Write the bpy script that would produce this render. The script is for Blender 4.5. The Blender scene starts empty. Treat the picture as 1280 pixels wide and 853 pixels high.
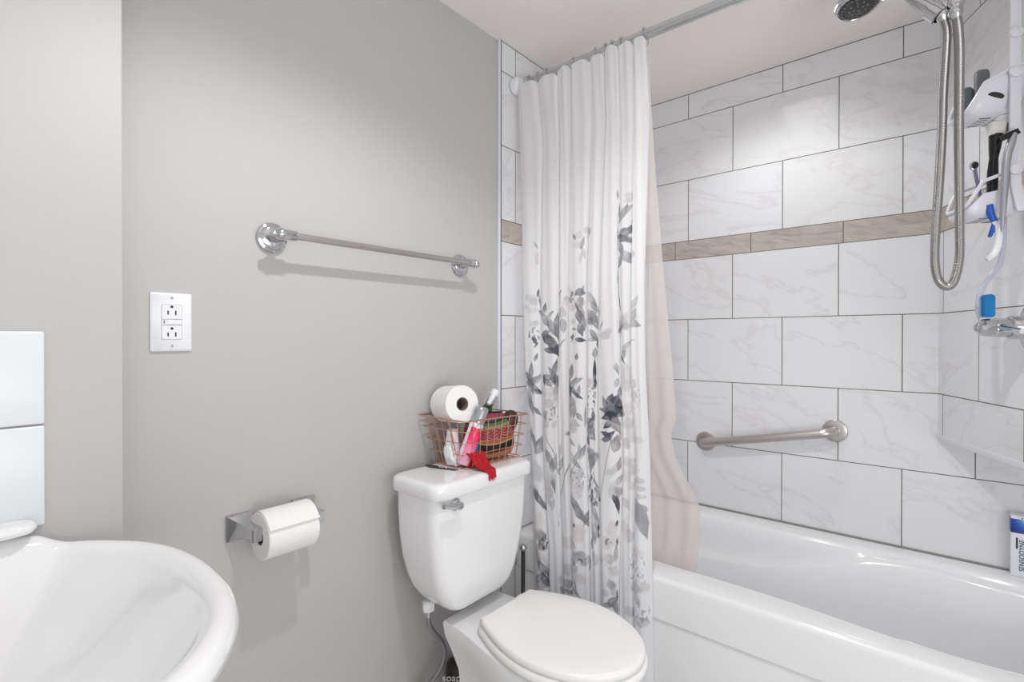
import bpy, bmesh, math, random
import numpy as np
from mathutils import Vector, Matrix
random.seed(7)
S = bpy.context.scene
COL = S.collection
PI = math.pi

# ------------------------------------------------------------------ camera, light, exposure
H = 1.2
cam_d = bpy.data.cameras.new('camera'); cam = bpy.data.objects.new('camera', cam_d); COL.objects.link(cam)
cam_d.sensor_fit = 'HORIZONTAL'; cam_d.sensor_width = 36.0; cam_d.lens = 625.5534 / 1280 * 36.0
cam_d.clip_start = 0.02
yaw, pit, rol = math.radians(49.82598), math.radians(0.250513), math.radians(-0.0502)
fwd = Vector((math.sin(yaw) * math.cos(pit), math.cos(yaw) * math.cos(pit), -math.sin(pit)))
rgt = Vector((math.cos(yaw), -math.sin(yaw), 0)); dwn = fwd.cross(rgt)
r2 = math.cos(rol) * rgt + math.sin(rol) * dwn; d2 = -math.sin(rol) * rgt + math.cos(rol) * dwn
mw = Matrix((r2, -d2, -fwd)).transposed().to_4x4(); mw.translation = (0, 0, H)
cam.matrix_world = mw
S.camera = cam

W = bpy.data.worlds.new('world'); S.world = W; W.use_nodes = True
W.node_tree.nodes['Background'].inputs[0].default_value = (0.962, 0.98, 1.0, 1)
W.node_tree.nodes['Background'].inputs[1].default_value = 0.76

def downlight(name, loc, power, angle, blend, radius, col=(1, 1, 1)):
    l = bpy.data.lights.new(name, 'SPOT'); l.energy = power; l.spot_size = math.radians(angle); l.spot_blend = blend
    l.shadow_soft_size = radius; l.color = col
    o = bpy.data.objects.new(name, l); COL.objects.link(o); o.location = loc; return o
downlight('ceiling_downlight', (0.52, 0.36, 2.2), 29.0, 139, 0.5, 0.022, (1, 0.99, 0.98))
downlight('tub_fill_spot', (1.72, 0.42, 2.2), 12.5, 146, 0.6, 0.10, (1, 0.995, 0.99))  # added fill spot brightening tub, tiles and angled wall; no known fitting
def soft_light(name, loc, target, size, power, col=(1, 1, 1)):
    l = bpy.data.lights.new(name, 'AREA'); l.shape = 'SQUARE'; l.size = size; l.energy = power; l.color = col
    o = bpy.data.objects.new(name, l); COL.objects.link(o); o.location = loc
    o.rotation_euler = (Vector(target) - Vector(loc)).to_track_quat('-Z', 'Y').to_euler(); return o
soft_light('bounce_fill', (0.35, -0.8, 1.1), (1.3, 0.35, 2.3), 1.0, 8.0)  # added soft fill aimed at the ceiling, in the manner of bounced flash
soft_light('low_wall_fill', (-0.5, -1.25, 0.75), (0.75, 1.1, 0.35), 0.9, 7.5)  # added fill to lift the lower grey wall, not an actual lamp
S.cycles.max_bounces = 14; S.cycles.diffuse_bounces = 8; S.cycles.transparent_max_bounces = 12

S.view_settings.view_transform = 'Standard'; S.view_settings.look = 'None'
S.view_settings.gamma = 1.0; S.view_settings.use_curve_mapping = False
S.view_settings.exposure = -0.03

# ------------------------------------------------------------------ node / material helpers
def srgb(r, g, b):
    f = lambda c: (c / 255) / 12.92 if c / 255 <= 0.04045 else ((c / 255 + 0.055) / 1.055) ** 2.4
    return (f(r), f(g), f(b), 1)

def newmat(name):
    m = bpy.data.materials.new(name); m.use_nodes = True
    nt = m.node_tree; b = nt.nodes['Principled BSDF']
    return m, nt, b

def simple(name, col, rough=0.5, metal=0.0, coat=0.0, noise=0.0, nscale=30, bump=0.0, bscale=200, spec=0.5, sub=0.0, trans=0.0):
    m, nt, b = newmat(name)
    b.inputs['Base Color'].default_value = col; b.inputs['Roughness'].default_value = rough
    b.inputs['Metallic'].default_value = metal; b.inputs['Coat Weight'].default_value = coat
    b.inputs['Coat Roughness'].default_value = 0.05; b.inputs['Specular IOR Level'].default_value = spec
    if trans: b.inputs['Transmission Weight'].default_value = trans
    tc = nt.nodes.new('ShaderNodeTexCoord')
    if noise:
        n = nt.nodes.new('ShaderNodeTexNoise'); n.inputs['Scale'].default_value = nscale; n.inputs['Detail'].default_value = 3
        nt.links.new(tc.outputs['Object'], n.inputs['Vector'])
        mx = nt.nodes.new('ShaderNodeMix'); mx.data_type = 'RGBA'
        mx.inputs[6].default_value = tuple(c * (1 - noise) for c in col[:3]) + (1,)
        mx.inputs[7].default_value = tuple(min(1, c * (1 + noise)) for c in col[:3]) + (1,)
        nt.links.new(n.outputs['Fac'], mx.inputs[0]); nt.links.new(mx.outputs[2], b.inputs['Base Color'])
    if bump:
        n = nt.nodes.new('ShaderNodeTexNoise'); n.inputs['Scale'].default_value = bscale; n.inputs['Detail'].default_value = 2
        nt.links.new(tc.outputs['Object'], n.inputs['Vector'])
        bp = nt.nodes.new('ShaderNodeBump'); bp.inputs['Strength'].default_value = bump; bp.inputs['Distance'].default_value = 0.002
        nt.links.new(n.outputs['Fac'], bp.inputs['Height']); nt.links.new(bp.outputs['Normal'], b.inputs['Normal'])
    return m

class NB:
    """tiny node builder for math on sockets"""
    def __init__(s, nt): s.nt = nt
    def m(s, op, a, b=None, c=None):
        n = s.nt.nodes.new('ShaderNodeMath'); n.operation = op
        for i, v in enumerate((a, b, c)):
            if v is None: continue
            if hasattr(v, 'is_linked'): s.nt.links.new(v, n.inputs[i])
            else: n.inputs[i].default_value = v
        return n.outputs[0]
    def mix(s, f, a, b):
        n = s.nt.nodes.new('ShaderNodeMix'); n.data_type = 'RGBA'
        for i, v in ((0, f), (6, a), (7, b)):
            if hasattr(v, 'is_linked'): s.nt.links.new(v, n.inputs[i])
            else: n.inputs[i].default_value = v
        return n.outputs[2]
    def xyz(s, x, y, z=0.0):
        n = s.nt.nodes.new('ShaderNodeCombineXYZ')
        for i, v in enumerate((x, y, z)):
            if hasattr(v, 'is_linked'): s.nt.links.new(v, n.inputs[i])
            else: n.inputs[i].default_value = v
        return n.outputs[0]
    def noise(s, vec, scale, detail=4, rough=0.55, dist=0.0):
        n = s.nt.nodes.new('ShaderNodeTexNoise'); s.nt.links.new(vec, n.inputs['Vector'])
        n.inputs['Scale'].default_value = scale; n.inputs['Detail'].default_value = detail
        n.inputs['Roughness'].default_value = rough; n.inputs['Distortion'].default_value = dist
        return n.outputs['Fac']
    def ramp(s, f, stops):
        n = s.nt.nodes.new('ShaderNodeValToRGB'); e = n.color_ramp.elements
        while len(e) < len(stops): e.new(0.5)
        for k, (p, c) in enumerate(stops):
            e[k].position = p; e[k].color = c
        s.nt.links.new(f, n.inputs[0]); return n.outputs[0]

def tile_material(name, s0, band0):
    """marble wall tiles in running bond (UV in metres), taupe stone band, dark grout"""
    m, nt, b = newmat(name); k = NB(nt)
    uv = nt.nodes.new('ShaderNodeUVMap'); uv.uv_map = 'metres'
    sp = nt.nodes.new('ShaderNodeSeparateXYZ'); nt.links.new(uv.outputs[0], sp.inputs[0])
    s, z = sp.outputs[0], sp.outputs[1]
    up = k.m('GREATER_THAN', z, 1.577)
    zl = k.m('DIVIDE', k.m('SUBTRACT', z, 0.512), 0.2568)
    zu = k.m('ADD', k.m('DIVIDE', k.m('SUBTRACT', z, 1.615), 0.2575), 4.0)
    zz = k.m('ADD', k.m('MULTIPLY', zl, k.m('SUBTRACT', 1.0, up)), k.m('MULTIPLY', zu, up))
    row = k.m('FLOOR', zz); fz = k.m('SUBTRACT', zz, row)
    par = k.m('FLOORED_MODULO', row, 2.0)
    band = k.m('MULTIPLY', k.m('GREATER_THAN', z, 1.539), k.m('LESS_THAN', z, 1.615))
    ss = k.m('DIVIDE', k.m('SUBTRACT', k.m('SUBTRACT', s, s0), k.m('MULTIPLY', par, 0.179)), 0.358)
    sb = k.m('DIVIDE', k.m('SUBTRACT', s, band0), 0.3035)
    nb = k.m('SUBTRACT', 1.0, band)
    sx = k.m('ADD', k.m('MULTIPLY', ss, nb), k.m('MULTIPLY', sb, band))
    ci = k.m('FLOOR', sx); fs = k.m('SUBTRACT', sx, ci)
    wid = k.m('ADD', k.m('MULTIPLY', nb, 0.358), k.m('MULTIPLY', band, 0.3035))
    ds = k.m('MULTIPLY', k.m('MINIMUM', fs, k.m('SUBTRACT', 1.0, fs)), wid)
    dz0 = k.m('MULTIPLY', k.m('MINIMUM', fz, k.m('SUBTRACT', 1.0, fz)), 0.2568)
    dzb = k.m('MINIMUM', k.m('ABSOLUTE', k.m('SUBTRACT', z, 1.539)), k.m('ABSOLUTE', k.m('SUBTRACT', z, 1.615)))
    dz = k.m('ADD', k.m('MULTIPLY', dz0, nb), k.m('MULTIPLY', dzb, band))
    d = k.m('MINIMUM', k.m('MINIMUM', ds, dz), k.m('ABSOLUTE', k.m('SUBTRACT', z, 2.2335)))
    grout = k.m('SUBTRACT', 1.0, k.m('SMOOTH_MIN', 1.0, k.m('MAXIMUM', 0.0, k.m('DIVIDE', k.m('SUBTRACT', d, 0.0011), 0.0008)), 0.0))
    # marble
    wn = nt.nodes.new('ShaderNodeTexWhiteNoise'); wn.noise_dimensions = '3D'
    nt.links.new(k.xyz(ci, row, band), wn.inputs['Vector'])
    ro = k.m('MULTIPLY', wn.outputs['Value'], 37.0)
    vec = k.xyz(k.m('ADD', s, ro), k.m('ADD', k.m('MULTIPLY', z, 2.1), k.m('MULTIPLY', s, -0.55)), ro)
    n1 = k.noise(vec, 2.2, 6, 0.58, 0.5)
    vein = k.m('ABSOLUTE', k.m('SUBTRACT', n1, 0.5))
    vcol = k.ramp(vein, [(0.0, srgb(215, 215, 218)), (0.010, srgb(224, 224, 227)), (0.03, srgb(228, 229, 232)), (1.0, srgb(229, 230, 233))])
    cloud = k.noise(vec, 5.5, 5, 0.6, 0.3)
    base = k.mix(k.m('MULTIPLY', cloud, 0.35), vcol, srgb(219, 219, 221))
    base = k.mix(k.m('MULTIPLY', wn.outputs['Value'], 0.18), base, srgb(214, 212, 211))
    sv = k.xyz(k.m('MULTIPLY', s, 1.3), k.m('ADD', k.m('MULTIPLY', z, 4.0), k.m('MULTIPLY', s, -1.2)), ro)
    sn = k.noise(sv, 9.0, 8, 0.68, 0.6)
    stone = k.ramp(sn, [(0.25, srgb(150, 140, 132)), (0.45, srgb(179, 170, 162)), (0.62, srgb(193, 184, 177)), (0.85, srgb(165, 156, 150))])
    base = k.mix(band, base, stone)
    dirt = k.noise(k.xyz(s, z), 8.0, 3)
    gcol = k.mix(dirt, srgb(74, 71, 70), srgb(126, 122, 120))
    colr = k.mix(grout, base, gcol)
    nt.links.new(colr, b.inputs['Base Color'])
    rg = k.m('ADD', k.m('MULTIPLY', grout, 0.6), k.m('ADD', 0.13, k.m('MULTIPLY', band, 0.12)))
    nt.links.new(rg, b.inputs['Roughness'])
    hgt = k.m('ADD', k.m('MULTIPLY', grout, -1.0), k.m('MULTIPLY', k.noise(vec, 14.0, 3), 0.22))
    bp = nt.nodes.new('ShaderNodeBump'); bp.inputs['Strength'].default_value = 0.35; bp.inputs['Distance'].default_value = 0.0015
    nt.links.new(hgt, bp.inputs['Height']); nt.links.new(bp.outputs['Normal'], b.inputs['Normal'])
    return m

M = {}
M['paint'] = simple('grey_wall_paint', srgb(187, 186, 185), 0.5, spec=0.3, noise=0.02, nscale=4, bump=0.10, bscale=160)
M['ceiling'] = simple('ceiling_paint', srgb(240, 236, 233), 0.7, noise=0.01, nscale=3, bump=0.05, bscale=120)
M['floor'] = simple('floor_tile', srgb(214, 208, 203), 0.35, noise=0.06, nscale=12)
M['ceramic'] = simple('white_ceramic', srgb(236, 236, 237), 0.10, coat=0.5, noise=0.006, nscale=3)
M['acrylic'] = simple('white_acrylic', srgb(234, 235, 237), 0.16, coat=0.3, noise=0.006, nscale=3)
M['seat_plastic'] = simple('seat_plastic', srgb(240, 239, 238), 0.22, noise=0.004, nscale=3)
M['white_tile'] = simple('white_glazed_tile', srgb(222, 225, 229), 0.25, coat=0.1, noise=0.008, nscale=6)
M['chrome'] = simple('chrome', (0.60, 0.60, 0.62, 1), 0.06, metal=1.0, noise=0.02, nscale=40)
M['nickel'] = simple('brushed_nickel', (0.56, 0.53, 0.51, 1), 0.30, metal=1.0, noise=0.05, nscale=90)
M['rod_metal'] = simple('rod_metal', (0.62, 0.63, 0.65, 1), 0.22, metal=1.0, noise=0.05, nscale=20)
M['dark_metal'] = simple('dark_metal', (0.10, 0.095, 0.095, 1), 0.25, metal=1.0, noise=0.05)
M['hose_metal'] = simple('hose_metal', (0.40, 0.39, 0.385, 1), 0.28, metal=1.0, noise=0.05, nscale=60)
M['plastic'] = simple('white_plastic', srgb(232, 233, 237), 0.30, noise=0.006)
M['caddy'] = simple('caddy_plastic', srgb(226, 226, 233), 0.30, noise=0.008)
M['slot_dark'] = simple('dark_slot', srgb(28, 28, 30), 0.6, noise=0.02)
M['outlet_gap'] = simple('outlet_gap', srgb(170, 170, 172), 0.6, noise=0.02)
M['copper'] = simple('copper_wire', (0.72, 0.42, 0.32, 1), 0.28, metal=1.0, noise=0.06)
M['paper'] = simple('tissue_paper', srgb(238, 236, 236), 0.9, noise=0.02, nscale=80, bump=0.35, bscale=220)
M['card'] = simple('cardboard_core', srgb(140, 122, 112), 0.9, noise=0.08, nscale=60)
M['black'] = simple('black_plastic', srgb(24, 24, 27), 0.18, noise=0.03)
M['grey_bottle'] = simple('grey_bottle_plastic', srgb(112, 116, 121), 0.35, noise=0.03)
M['silver'] = simple('silver_plastic', srgb(172, 174, 180), 0.28, metal=0.6, noise=0.03)
M['bristle'] = simple('white_bristles', srgb(226, 224, 219), 0.9, noise=0.12, nscale=200, bump=0.5, bscale=500)
M['blue'] = simple('blue_plastic', srgb(38, 92, 190), 0.3, noise=0.04)
M['blue_bristle'] = simple('blue_bristles', srgb(18, 122, 190), 0.7, noise=0.12, nscale=300, bump=0.6, bscale=600)
M['purple'] = simple('purple_plastic', srgb(126, 118, 152), 0.35, noise=0.03)
M['clear'] = simple('clear_plastic', srgb(226, 230, 246), 0.10, noise=0.01, trans=0.65)
M['green_bottle'] = simple('green_bottle', srgb(40, 66, 34), 0.15, noise=0.1, nscale=25)
M['brown'] = simple('brown_case', srgb(66, 26, 20), 0.45, noise=0.15, nscale=60)
M['red_cloth'] = simple('red_cloth', srgb(176, 14, 28), 0.85, noise=0.2, nscale=120, bump=0.6, bscale=300)
M['cyan'] = simple('blue_packet', srgb(18, 112, 176), 0.4, noise=0.05)
M['bottle_brown'] = simple('dark_brown_bottle', srgb(52, 36, 30), 0.3, noise=0.05)
M['ink'] = simple('dark_blue_ink', srgb(26, 36, 72), 0.5, noise=0.02)
M['ink_white'] = simple('white_ink', srgb(236, 236, 236), 0.5, noise=0.01)
M['trim_white'] = simple('edge_trim_white', srgb(222, 224, 230), 0.3, noise=0.01)
M['trim_dark'] = simple('edge_trim_metal', srgb(120, 124, 142), 0.35, metal=0.5, noise=0.03)
M['caulk'] = simple('grey_caulk', srgb(150, 147, 146), 0.7, noise=0.05)
M['braid'] = simple('braided_hose', (0.33, 0.33, 0.34, 1), 0.4, metal=0.9, noise=0.35, nscale=500)

# ------------------------------------------------------------------ mesh helpers
class MB:
    def __init__(s): s.v = []; s.f = []
    def add(s, vs, fs):
        o = len(s.v); s.v += [tuple(map(float, p)) for p in vs]; s.f += [tuple(i + o for i in q) for q in fs]; return s
    def loft(s, rings, closed=True, cap0=False, cap1=False):
        n = len(rings[0]); o = len(s.v)
        for r in rings: s.v += [tuple(map(float, p)) for p in r]
        for k in range(len(rings) - 1):
            for i in range(n if closed else n - 1):
                j = (i + 1) % n
                s.f.append((o + k * n + i, o + k * n + j, o + (k + 1) * n + j, o + (k + 1) * n + i))
        if cap0: s.f.append(tuple(o + i for i in range(n))[::-1])
        if cap1: s.f.append(tuple(o + (len(rings) - 1) * n + i for i in range(n)))
        return s
    def box(s, lo, hi):
        x0, y0, z0 = lo; x1, y1, z1 = hi
        return s.add([(x0, y0, z0), (x1, y0, z0), (x1, y1, z0), (x0, y1, z0), (x0, y0, z1), (x1, y0, z1), (x1, y1, z1), (x0, y1, z1)],
                     [(0, 3, 2, 1), (4, 5, 6, 7), (0, 1, 5, 4), (1, 2, 6, 5), (2, 3, 7, 6), (3, 0, 4, 7)])
    def tube(s, pts, r, n=12, cap=True, closed=False):
        pts = [Vector(p) for p in pts]; N = len(pts)
        rs = r if isinstance(r, (list, tuple)) else [r] * N
        rings = []; up = None
        for i in range(N):
            a = pts[(i - 1) % N] if (closed or i > 0) else pts[i]
            c = pts[(i + 1) % N] if (closed or i < N - 1) else pts[i]
            t = (c - a).normalized()
            if up is None:
                up = Vector((0, 0, 1)) if abs(t.z) < 0.9 else Vector((1, 0, 0))
            x = (up - t * up.dot(t)).normalized(); up = x; y = t.cross(x)
            rings.append([pts[i] + (x * math.cos(2 * PI * k / n) + y * math.sin(2 * PI * k / n)) * rs[i] for k in range(n)])
        if closed: rings.append(rings[0]); cap = False
        return s.loft(rings, True, cap, cap)
    def lathe(s, prof, org, axis, n=32, cap=True, xdir=None, sx=1.0):
        """prof = (radius, height) along axis from org"""
        ax = Vector(axis).normalized(); org = Vector(org)
        up = Vector(xdir) if xdir else (Vector((0, 0, 1)) if abs(ax.z) < 0.9 else Vector((1, 0, 0)))
        x = (up - ax * up.dot(ax)).normalized(); y = ax.cross(x)
        rings = [[org + ax * h + (x * math.cos(2 * PI * k / n) * sx + y * math.sin(2 * PI * k / n)) * r for k in range(n)] for r, h in prof]
        return s.loft(rings, True, cap, cap)
    def ball(s, c, r, n=14):
        k = 8
        return s.lathe([(max(1e-5, r * math.sin(PI * i / k)), -r * math.cos(PI * i / k)) for i in range(k + 1)], c, (0, 0, 1), n)

def smooth_path(pts, per=8):
    P = [Vector(p) for p in pts]; out = []
    for i in range(len(P) - 1):
        p0 = P[max(0, i - 1)]; p1 = P[i]; p2 = P[i + 1]; p3 = P[min(len(P) - 1, i + 2)]
        for k in range(per):
            t = k / per
            out.append(0.5 * ((2 * p1) + (-p0 + p2) * t + (2 * p0 - 5 * p1 + 4 * p2 - p3) * t * t + (-p0 + 3 * p1 - 3 * p2 + p3) * t ** 3))
    out.append(P[-1]); return out

def rrect(hx, hy, r, n=6):
    """rounded rectangle outline (list of 2-D points, counter clockwise)"""
    r = min(r, hx * 0.999, hy * 0.999); o = []
    for cx, cy, a0 in ((hx - r, hy - r, 0), (-hx + r, hy - r, PI / 2), (-hx + r, -hy + r, PI), (hx - r, -hy + r, 1.5 * PI)):
        for k in range(n + 1):
            a = a0 + PI / 2 * k / n; o.append((cx + r * math.cos(a), cy + r * math.sin(a)))
    return o

def loc_of(o):
    v = Vector(o.location)
    while o.parent: o = o.parent; v += Vector(o.location)
    return v

def thing(name, label, cat, loc, group=None):
    o = bpy.data.objects.new(name, None); COL.objects.link(o); o.location = loc; o.empty_display_size = 0.05
    o['label'] = label; o['category'] = cat
    if group: o['group'] = group
    return o

def obj(name, mb, mat, parent=None, base=None, bevel=0.0, seg=3, angle=40, subsurf=0, label=None):
    me = bpy.data.meshes.new(name); me.from_pydata(mb.v, [], mb.f); me.update()
    bm = bmesh.new(); bm.from_mesh(me)
    bmesh.ops.recalc_face_normals(bm, faces=bm.faces)
    if bevel:
        es = [e for e in bm.edges if len(e.link_faces) == 2 and e.calc_face_angle(0) > math.radians(30)]
        bmesh.ops.bevel(bm, geom=es, offset=bevel, segments=seg, affect='EDGES', profile=0.5, clamp_overlap=True)
    bm.to_mesh(me); bm.free()
    org = loc_of(parent) if parent else Vector(base or (0, 0, 0))
    if org.length: me.transform(Matrix.Translation(-org))
    for p in me.polygons: p.use_smooth = True
    me.set_sharp_from_angle(angle=math.radians(angle))
    me.materials.append(mat)
    o = bpy.data.objects.new(name, me); COL.objects.link(o)
    if parent: o.parent = parent
    else: o.location = org
    if subsurf:
        mod = o.modifiers.new('sub', 'SUBSURF'); mod.levels = subsurf; mod.render_levels = subsurf
    if label: o['label'] = label
    return o

def tag(o, label, cat, group=None):
    o['label'] = label; o['category'] = cat
    if group: o['group'] = group
    return o

def struct(name, mb, mat, **kw):
    o = obj(name, mb, mat, **kw); o['kind'] = 'structure'; return o

def set_uv(o, fn):
    me = o.data; l = me.uv_layers.new(name='metres')
    for lp in me.loops:
        l.data[lp.index].uv = fn(me.vertices[lp.vertex_index].co)

def text_mesh(name, txt, size, mat, parent, origin, xdir, ydir, depth=0.0004, width=None, extra=0.0):
    """flat lettering built as a mesh in the plane xdir / ydir"""
    c = bpy.data.curves.new(name, 'FONT'); c.body = txt; c.size = size; c.extrude = depth; c.align_x = 'CENTER'; c.align_y = 'CENTER'; c.offset = extra
    t = bpy.data.objects.new(name, c); COL.objects.link(t)
    dg = bpy.context.evaluated_depsgraph_get(); me = bpy.data.meshes.new_from_object(t.evaluated_get(dg))
    bpy.data.objects.remove(t); bpy.data.curves.remove(c)
    x = Vector(xdir).normalized(); y = Vector(ydir).normalized(); z = x.cross(y)
    sx = 1.0
    if width:
        w = max(v.co.x for v in me.vertices) - min(v.co.x for v in me.vertices); sx = width / w
    mt = Matrix((x * sx, y, z)).transposed().to_4x4(); mt.translation = Vector(origin) - loc_of(parent)
    me.transform(mt); me.materials.append(mat)
    o = bpy.data.objects.new(name, me); COL.objects.link(o); o.parent = parent
    return o

# shower wall frame: a along the angled wall from the tile corner, d out of it
UX = Vector((-0.9107, -0.4131, 0)); NX = Vector((-0.4131, 0.9107, 0)); P0 = Vector((2.1, -0.01, 0))
def D(a, d, z): return P0 + UX * a + NX * d + Vector((0, 0, z))

# ================================================================== SETTING
CEIL = 2.235
struct('floor', MB().box((-1.3, -1.5, -0.05), (2.3, 1.4, 0.0)), M['floor'])
struct('ceiling', MB().box((-1.3, -1.5, CEIL), (2.3, 1.4, CEIL + 0.08)), M['ceiling'])
struct('wall_back', MB().box((-1.3, 1.16, 0.0), (2.3, 1.30, CEIL)), M['paint'])
struct('wall_left', MB().box((-1.3, 1.05, 0.0), (0.2225, 1.16, CEIL)), M['paint'], bevel=0.002)
w = struct('wall_right', MB().box((2.1, -1.5, 0.0), (2.25, 1.16, CEIL)), tile_material('marble_tiles_long_wall', 0.0815, 0.247))
set_uv(w, lambda c: (c.y, c.z))
w = struct('wall_back_tiled', MB().box((1.303, 1.15, 0.0), (2.1, 1.16, CEIL)), tile_material('marble_tiles_end_wall', 1.38, 1.12))
set_uv(w, lambda c: (c.x, c.z))
mb = MB().box((1.292, 1.149, 0.0), (1.3005, 1.16, CEIL - 0.001))
struct('trim_1', mb, M['trim_white'], bevel=0.002)
struct('trim_2', MB().box((1.3005, 1.1485, 0.0), (1.3035, 1.16, CEIL - 0.001)), M['trim_dark'])
# angled shower wall that stops above the tub
zb = 0.886
q = [D(0, 0, 0), D(0.92, 0, 0), D(0.92, 0, 0) + Vector((0.0, -0.35, 0)), Vector((2.1, -0.7, 0))]
mb = MB().loft([[p + Vector((0, 0, zb)) for p in q], [p + Vector((0, 0, CEIL)) for p in q]], True, True, True)
w = struct('wall_shower', mb, tile_material('marble_tiles_angled_wall', 0.205, 0.15))
set_uv(w, lambda c: ((Vector((c.x, c.y, 0)) - P0).dot(UX), c.z))
mb = MB().loft([[D(0.004, 0, zb - 0.006), D(0.9, 0, zb - 0.006), D(0.9, 0.006, zb - 0.006), D(0.004, 0.006, zb - 0.006)],
                [D(0.004, 0, zb + 0.012), D(0.9, 0, zb + 0.012), D(0.9, 0.006, zb + 0.012), D(0.004, 0.006, zb + 0.012)]], True, True, True)
struct('trim_3', mb, M['trim_white'], bevel=0.002)
mb = MB().box((2.0945, -0.36, 0.508), (2.1, 1.15, 0.5145))
struct('trim_4', mb, M['caulk'], bevel=0.001)

# ================================================================== BATHTUB
def tub():
    t = thing('bathtub', 'white alcove bathtub along the marble tiled wall', 'bathtub', (1.735, 0.39, 0))
    X0, X1, Y0, Y1 = 1.372, 2.0945, -0.40, 1.149
    cx, cy = (X0 + X1) / 2, (Y0 + Y1) / 2; hx, hy = (X1 - X0) / 2, (Y1 - Y0) / 2
    N = 240; per = []
    for i in range(N):                                  # points around a rectangle, as directions
        u = 4 * i / N; k = int(u); f = u - k
        per.append([(hx, -hy + 2 * hy * f), (hx - 2 * hx * f, hy), (-hx, hy - 2 * hy * f), (-hx + 2 * hx * f, -hy)][k])
    def sup(a, b, e, ox=0.0, oy=0.0):
        o = []
        for px, py in per:
            l = math.hypot(px / hx, py / hy); c, s_ = px / hx / l, py / hy / l
            r = (abs(c) ** e + abs(s_) ** e) ** (-1 / e)
            o.append((cx + ox + a * c * r, cy + oy + b * s_ * r))
        return o
    sm = lambda v: max(0.0, min(1.0, v)) ** 2 * (3 - 2 * max(0.0, min(1.0, v)))
    def inner(off, e=5.0):
        a = 0.256 - off; b = 0.69 - off; o = []
        for x, y in sup(a, b, e, 0.002, -0.01):
            w_ = sm((0.40 - y) / 0.5)
            fx = max(-1.0, min(1.0, (x - cx) / a))
            o.append((x + 0.036 * w_ * fx * abs(fx), y))
        return o
    def zl(y):
        ys = [-1, 0.05, 0.174, 0.311, 0.40, 0.462, 0.588, 0.725, 0.95, 2]; zs = [0.497, 0.494, 0.476, 0.436, 0.408, 0.393, 0.379, 0.369, 0.372, 0.372]
        return float(np.interp(y, ys, zs))
    def R3(ol, z): return [(x, y, z) for x, y in ol]
    shell = MB()
    lip = [(X if abs(X - X0) > 0.03 else X, Y) for X, Y in sup(hx, hy, 60)]
    rings = [R3(lip, 0.392), R3(lip, 0.495)]
    for k in range(1, 5):
        a = k / 4 * PI / 2; rr = 0.014
        rings.append(R3(sup(hx - rr * (1 - math.cos(a)), hy - rr * (1 - math.cos(a)), 60), 0.498 + rr * math.sin(a)))
    rings.append(R3(inner(-0.012), 0.512)); rings.append(R3(inner(-0.004), 0.5105)); rings.append(R3(inner(0.002), 0.507)); rings.append(R3(inner(0.006), 0.499))
    for f in (0.35, 0.75):
        rings.append([(x, y, 0.497 + (zl(y) + 0.012 - 0.497) * f) for x, y in inner(0.008 + 0.008 * f)])
    rings.append([(x, y, min(0.496, zl(y) + 0.008)) for x, y in inner(0.018)])
    rings.append([(x, y, min(0.494, zl(y) + 0.002)) for x, y in inner(0.024)])
    def inn2(off, e=4.5):
        o = []
        for (x, y), (x2, y2) in zip(inner(off, e), inner(off + 0.016, e)):
            k = max(0.0, min(1.0, (0.48 - zl(y)) / 0.09))
            o.append((x + (x2 - x) * k, y + (y2 - y) * k))
        return o
    rings.append([(x, y, zl(y) - 0.004) for x, y in inn2(0.028)])
    rings.append([(x, y, zl(y) - 0.014) for x, y in inn2(0.034)])
    for f, o_ in ((0.3, 0.042), (0.6, 0.054), (0.85, 0.072)):
        rings.append([(x, y, (zl(y) - 0.014) * (1 - f) + 0.13 * f) for x, y in inn2(o_, 4.2)])
    rings += [R3(inn2(0.10, 3.8), 0.108), R3(inn2(0.15, 3.2), 0.10), R3(inn2(0.22, 3), 0.098)]
    shell.loft(rings, True, False, True)
    obj('shell', shell, M['acrylic'], t, angle=60)
    ap = MB().box((X0 + 0.006, Y0 + 0.002, 0.0), (X0 + 0.03, Y1 - 0.001, 0.390))
    ap.box((X0 + 0.03, Y1 - 0.03, 0.0), (X1, Y1 - 0.001, 0.39)).box((X0 + 0.03, Y0 + 0.002, 0.0), (X1, Y0 + 0.03, 0.39))
    obj('apron', ap, M['acrylic'], t, bevel=0.003)
tub()

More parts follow.
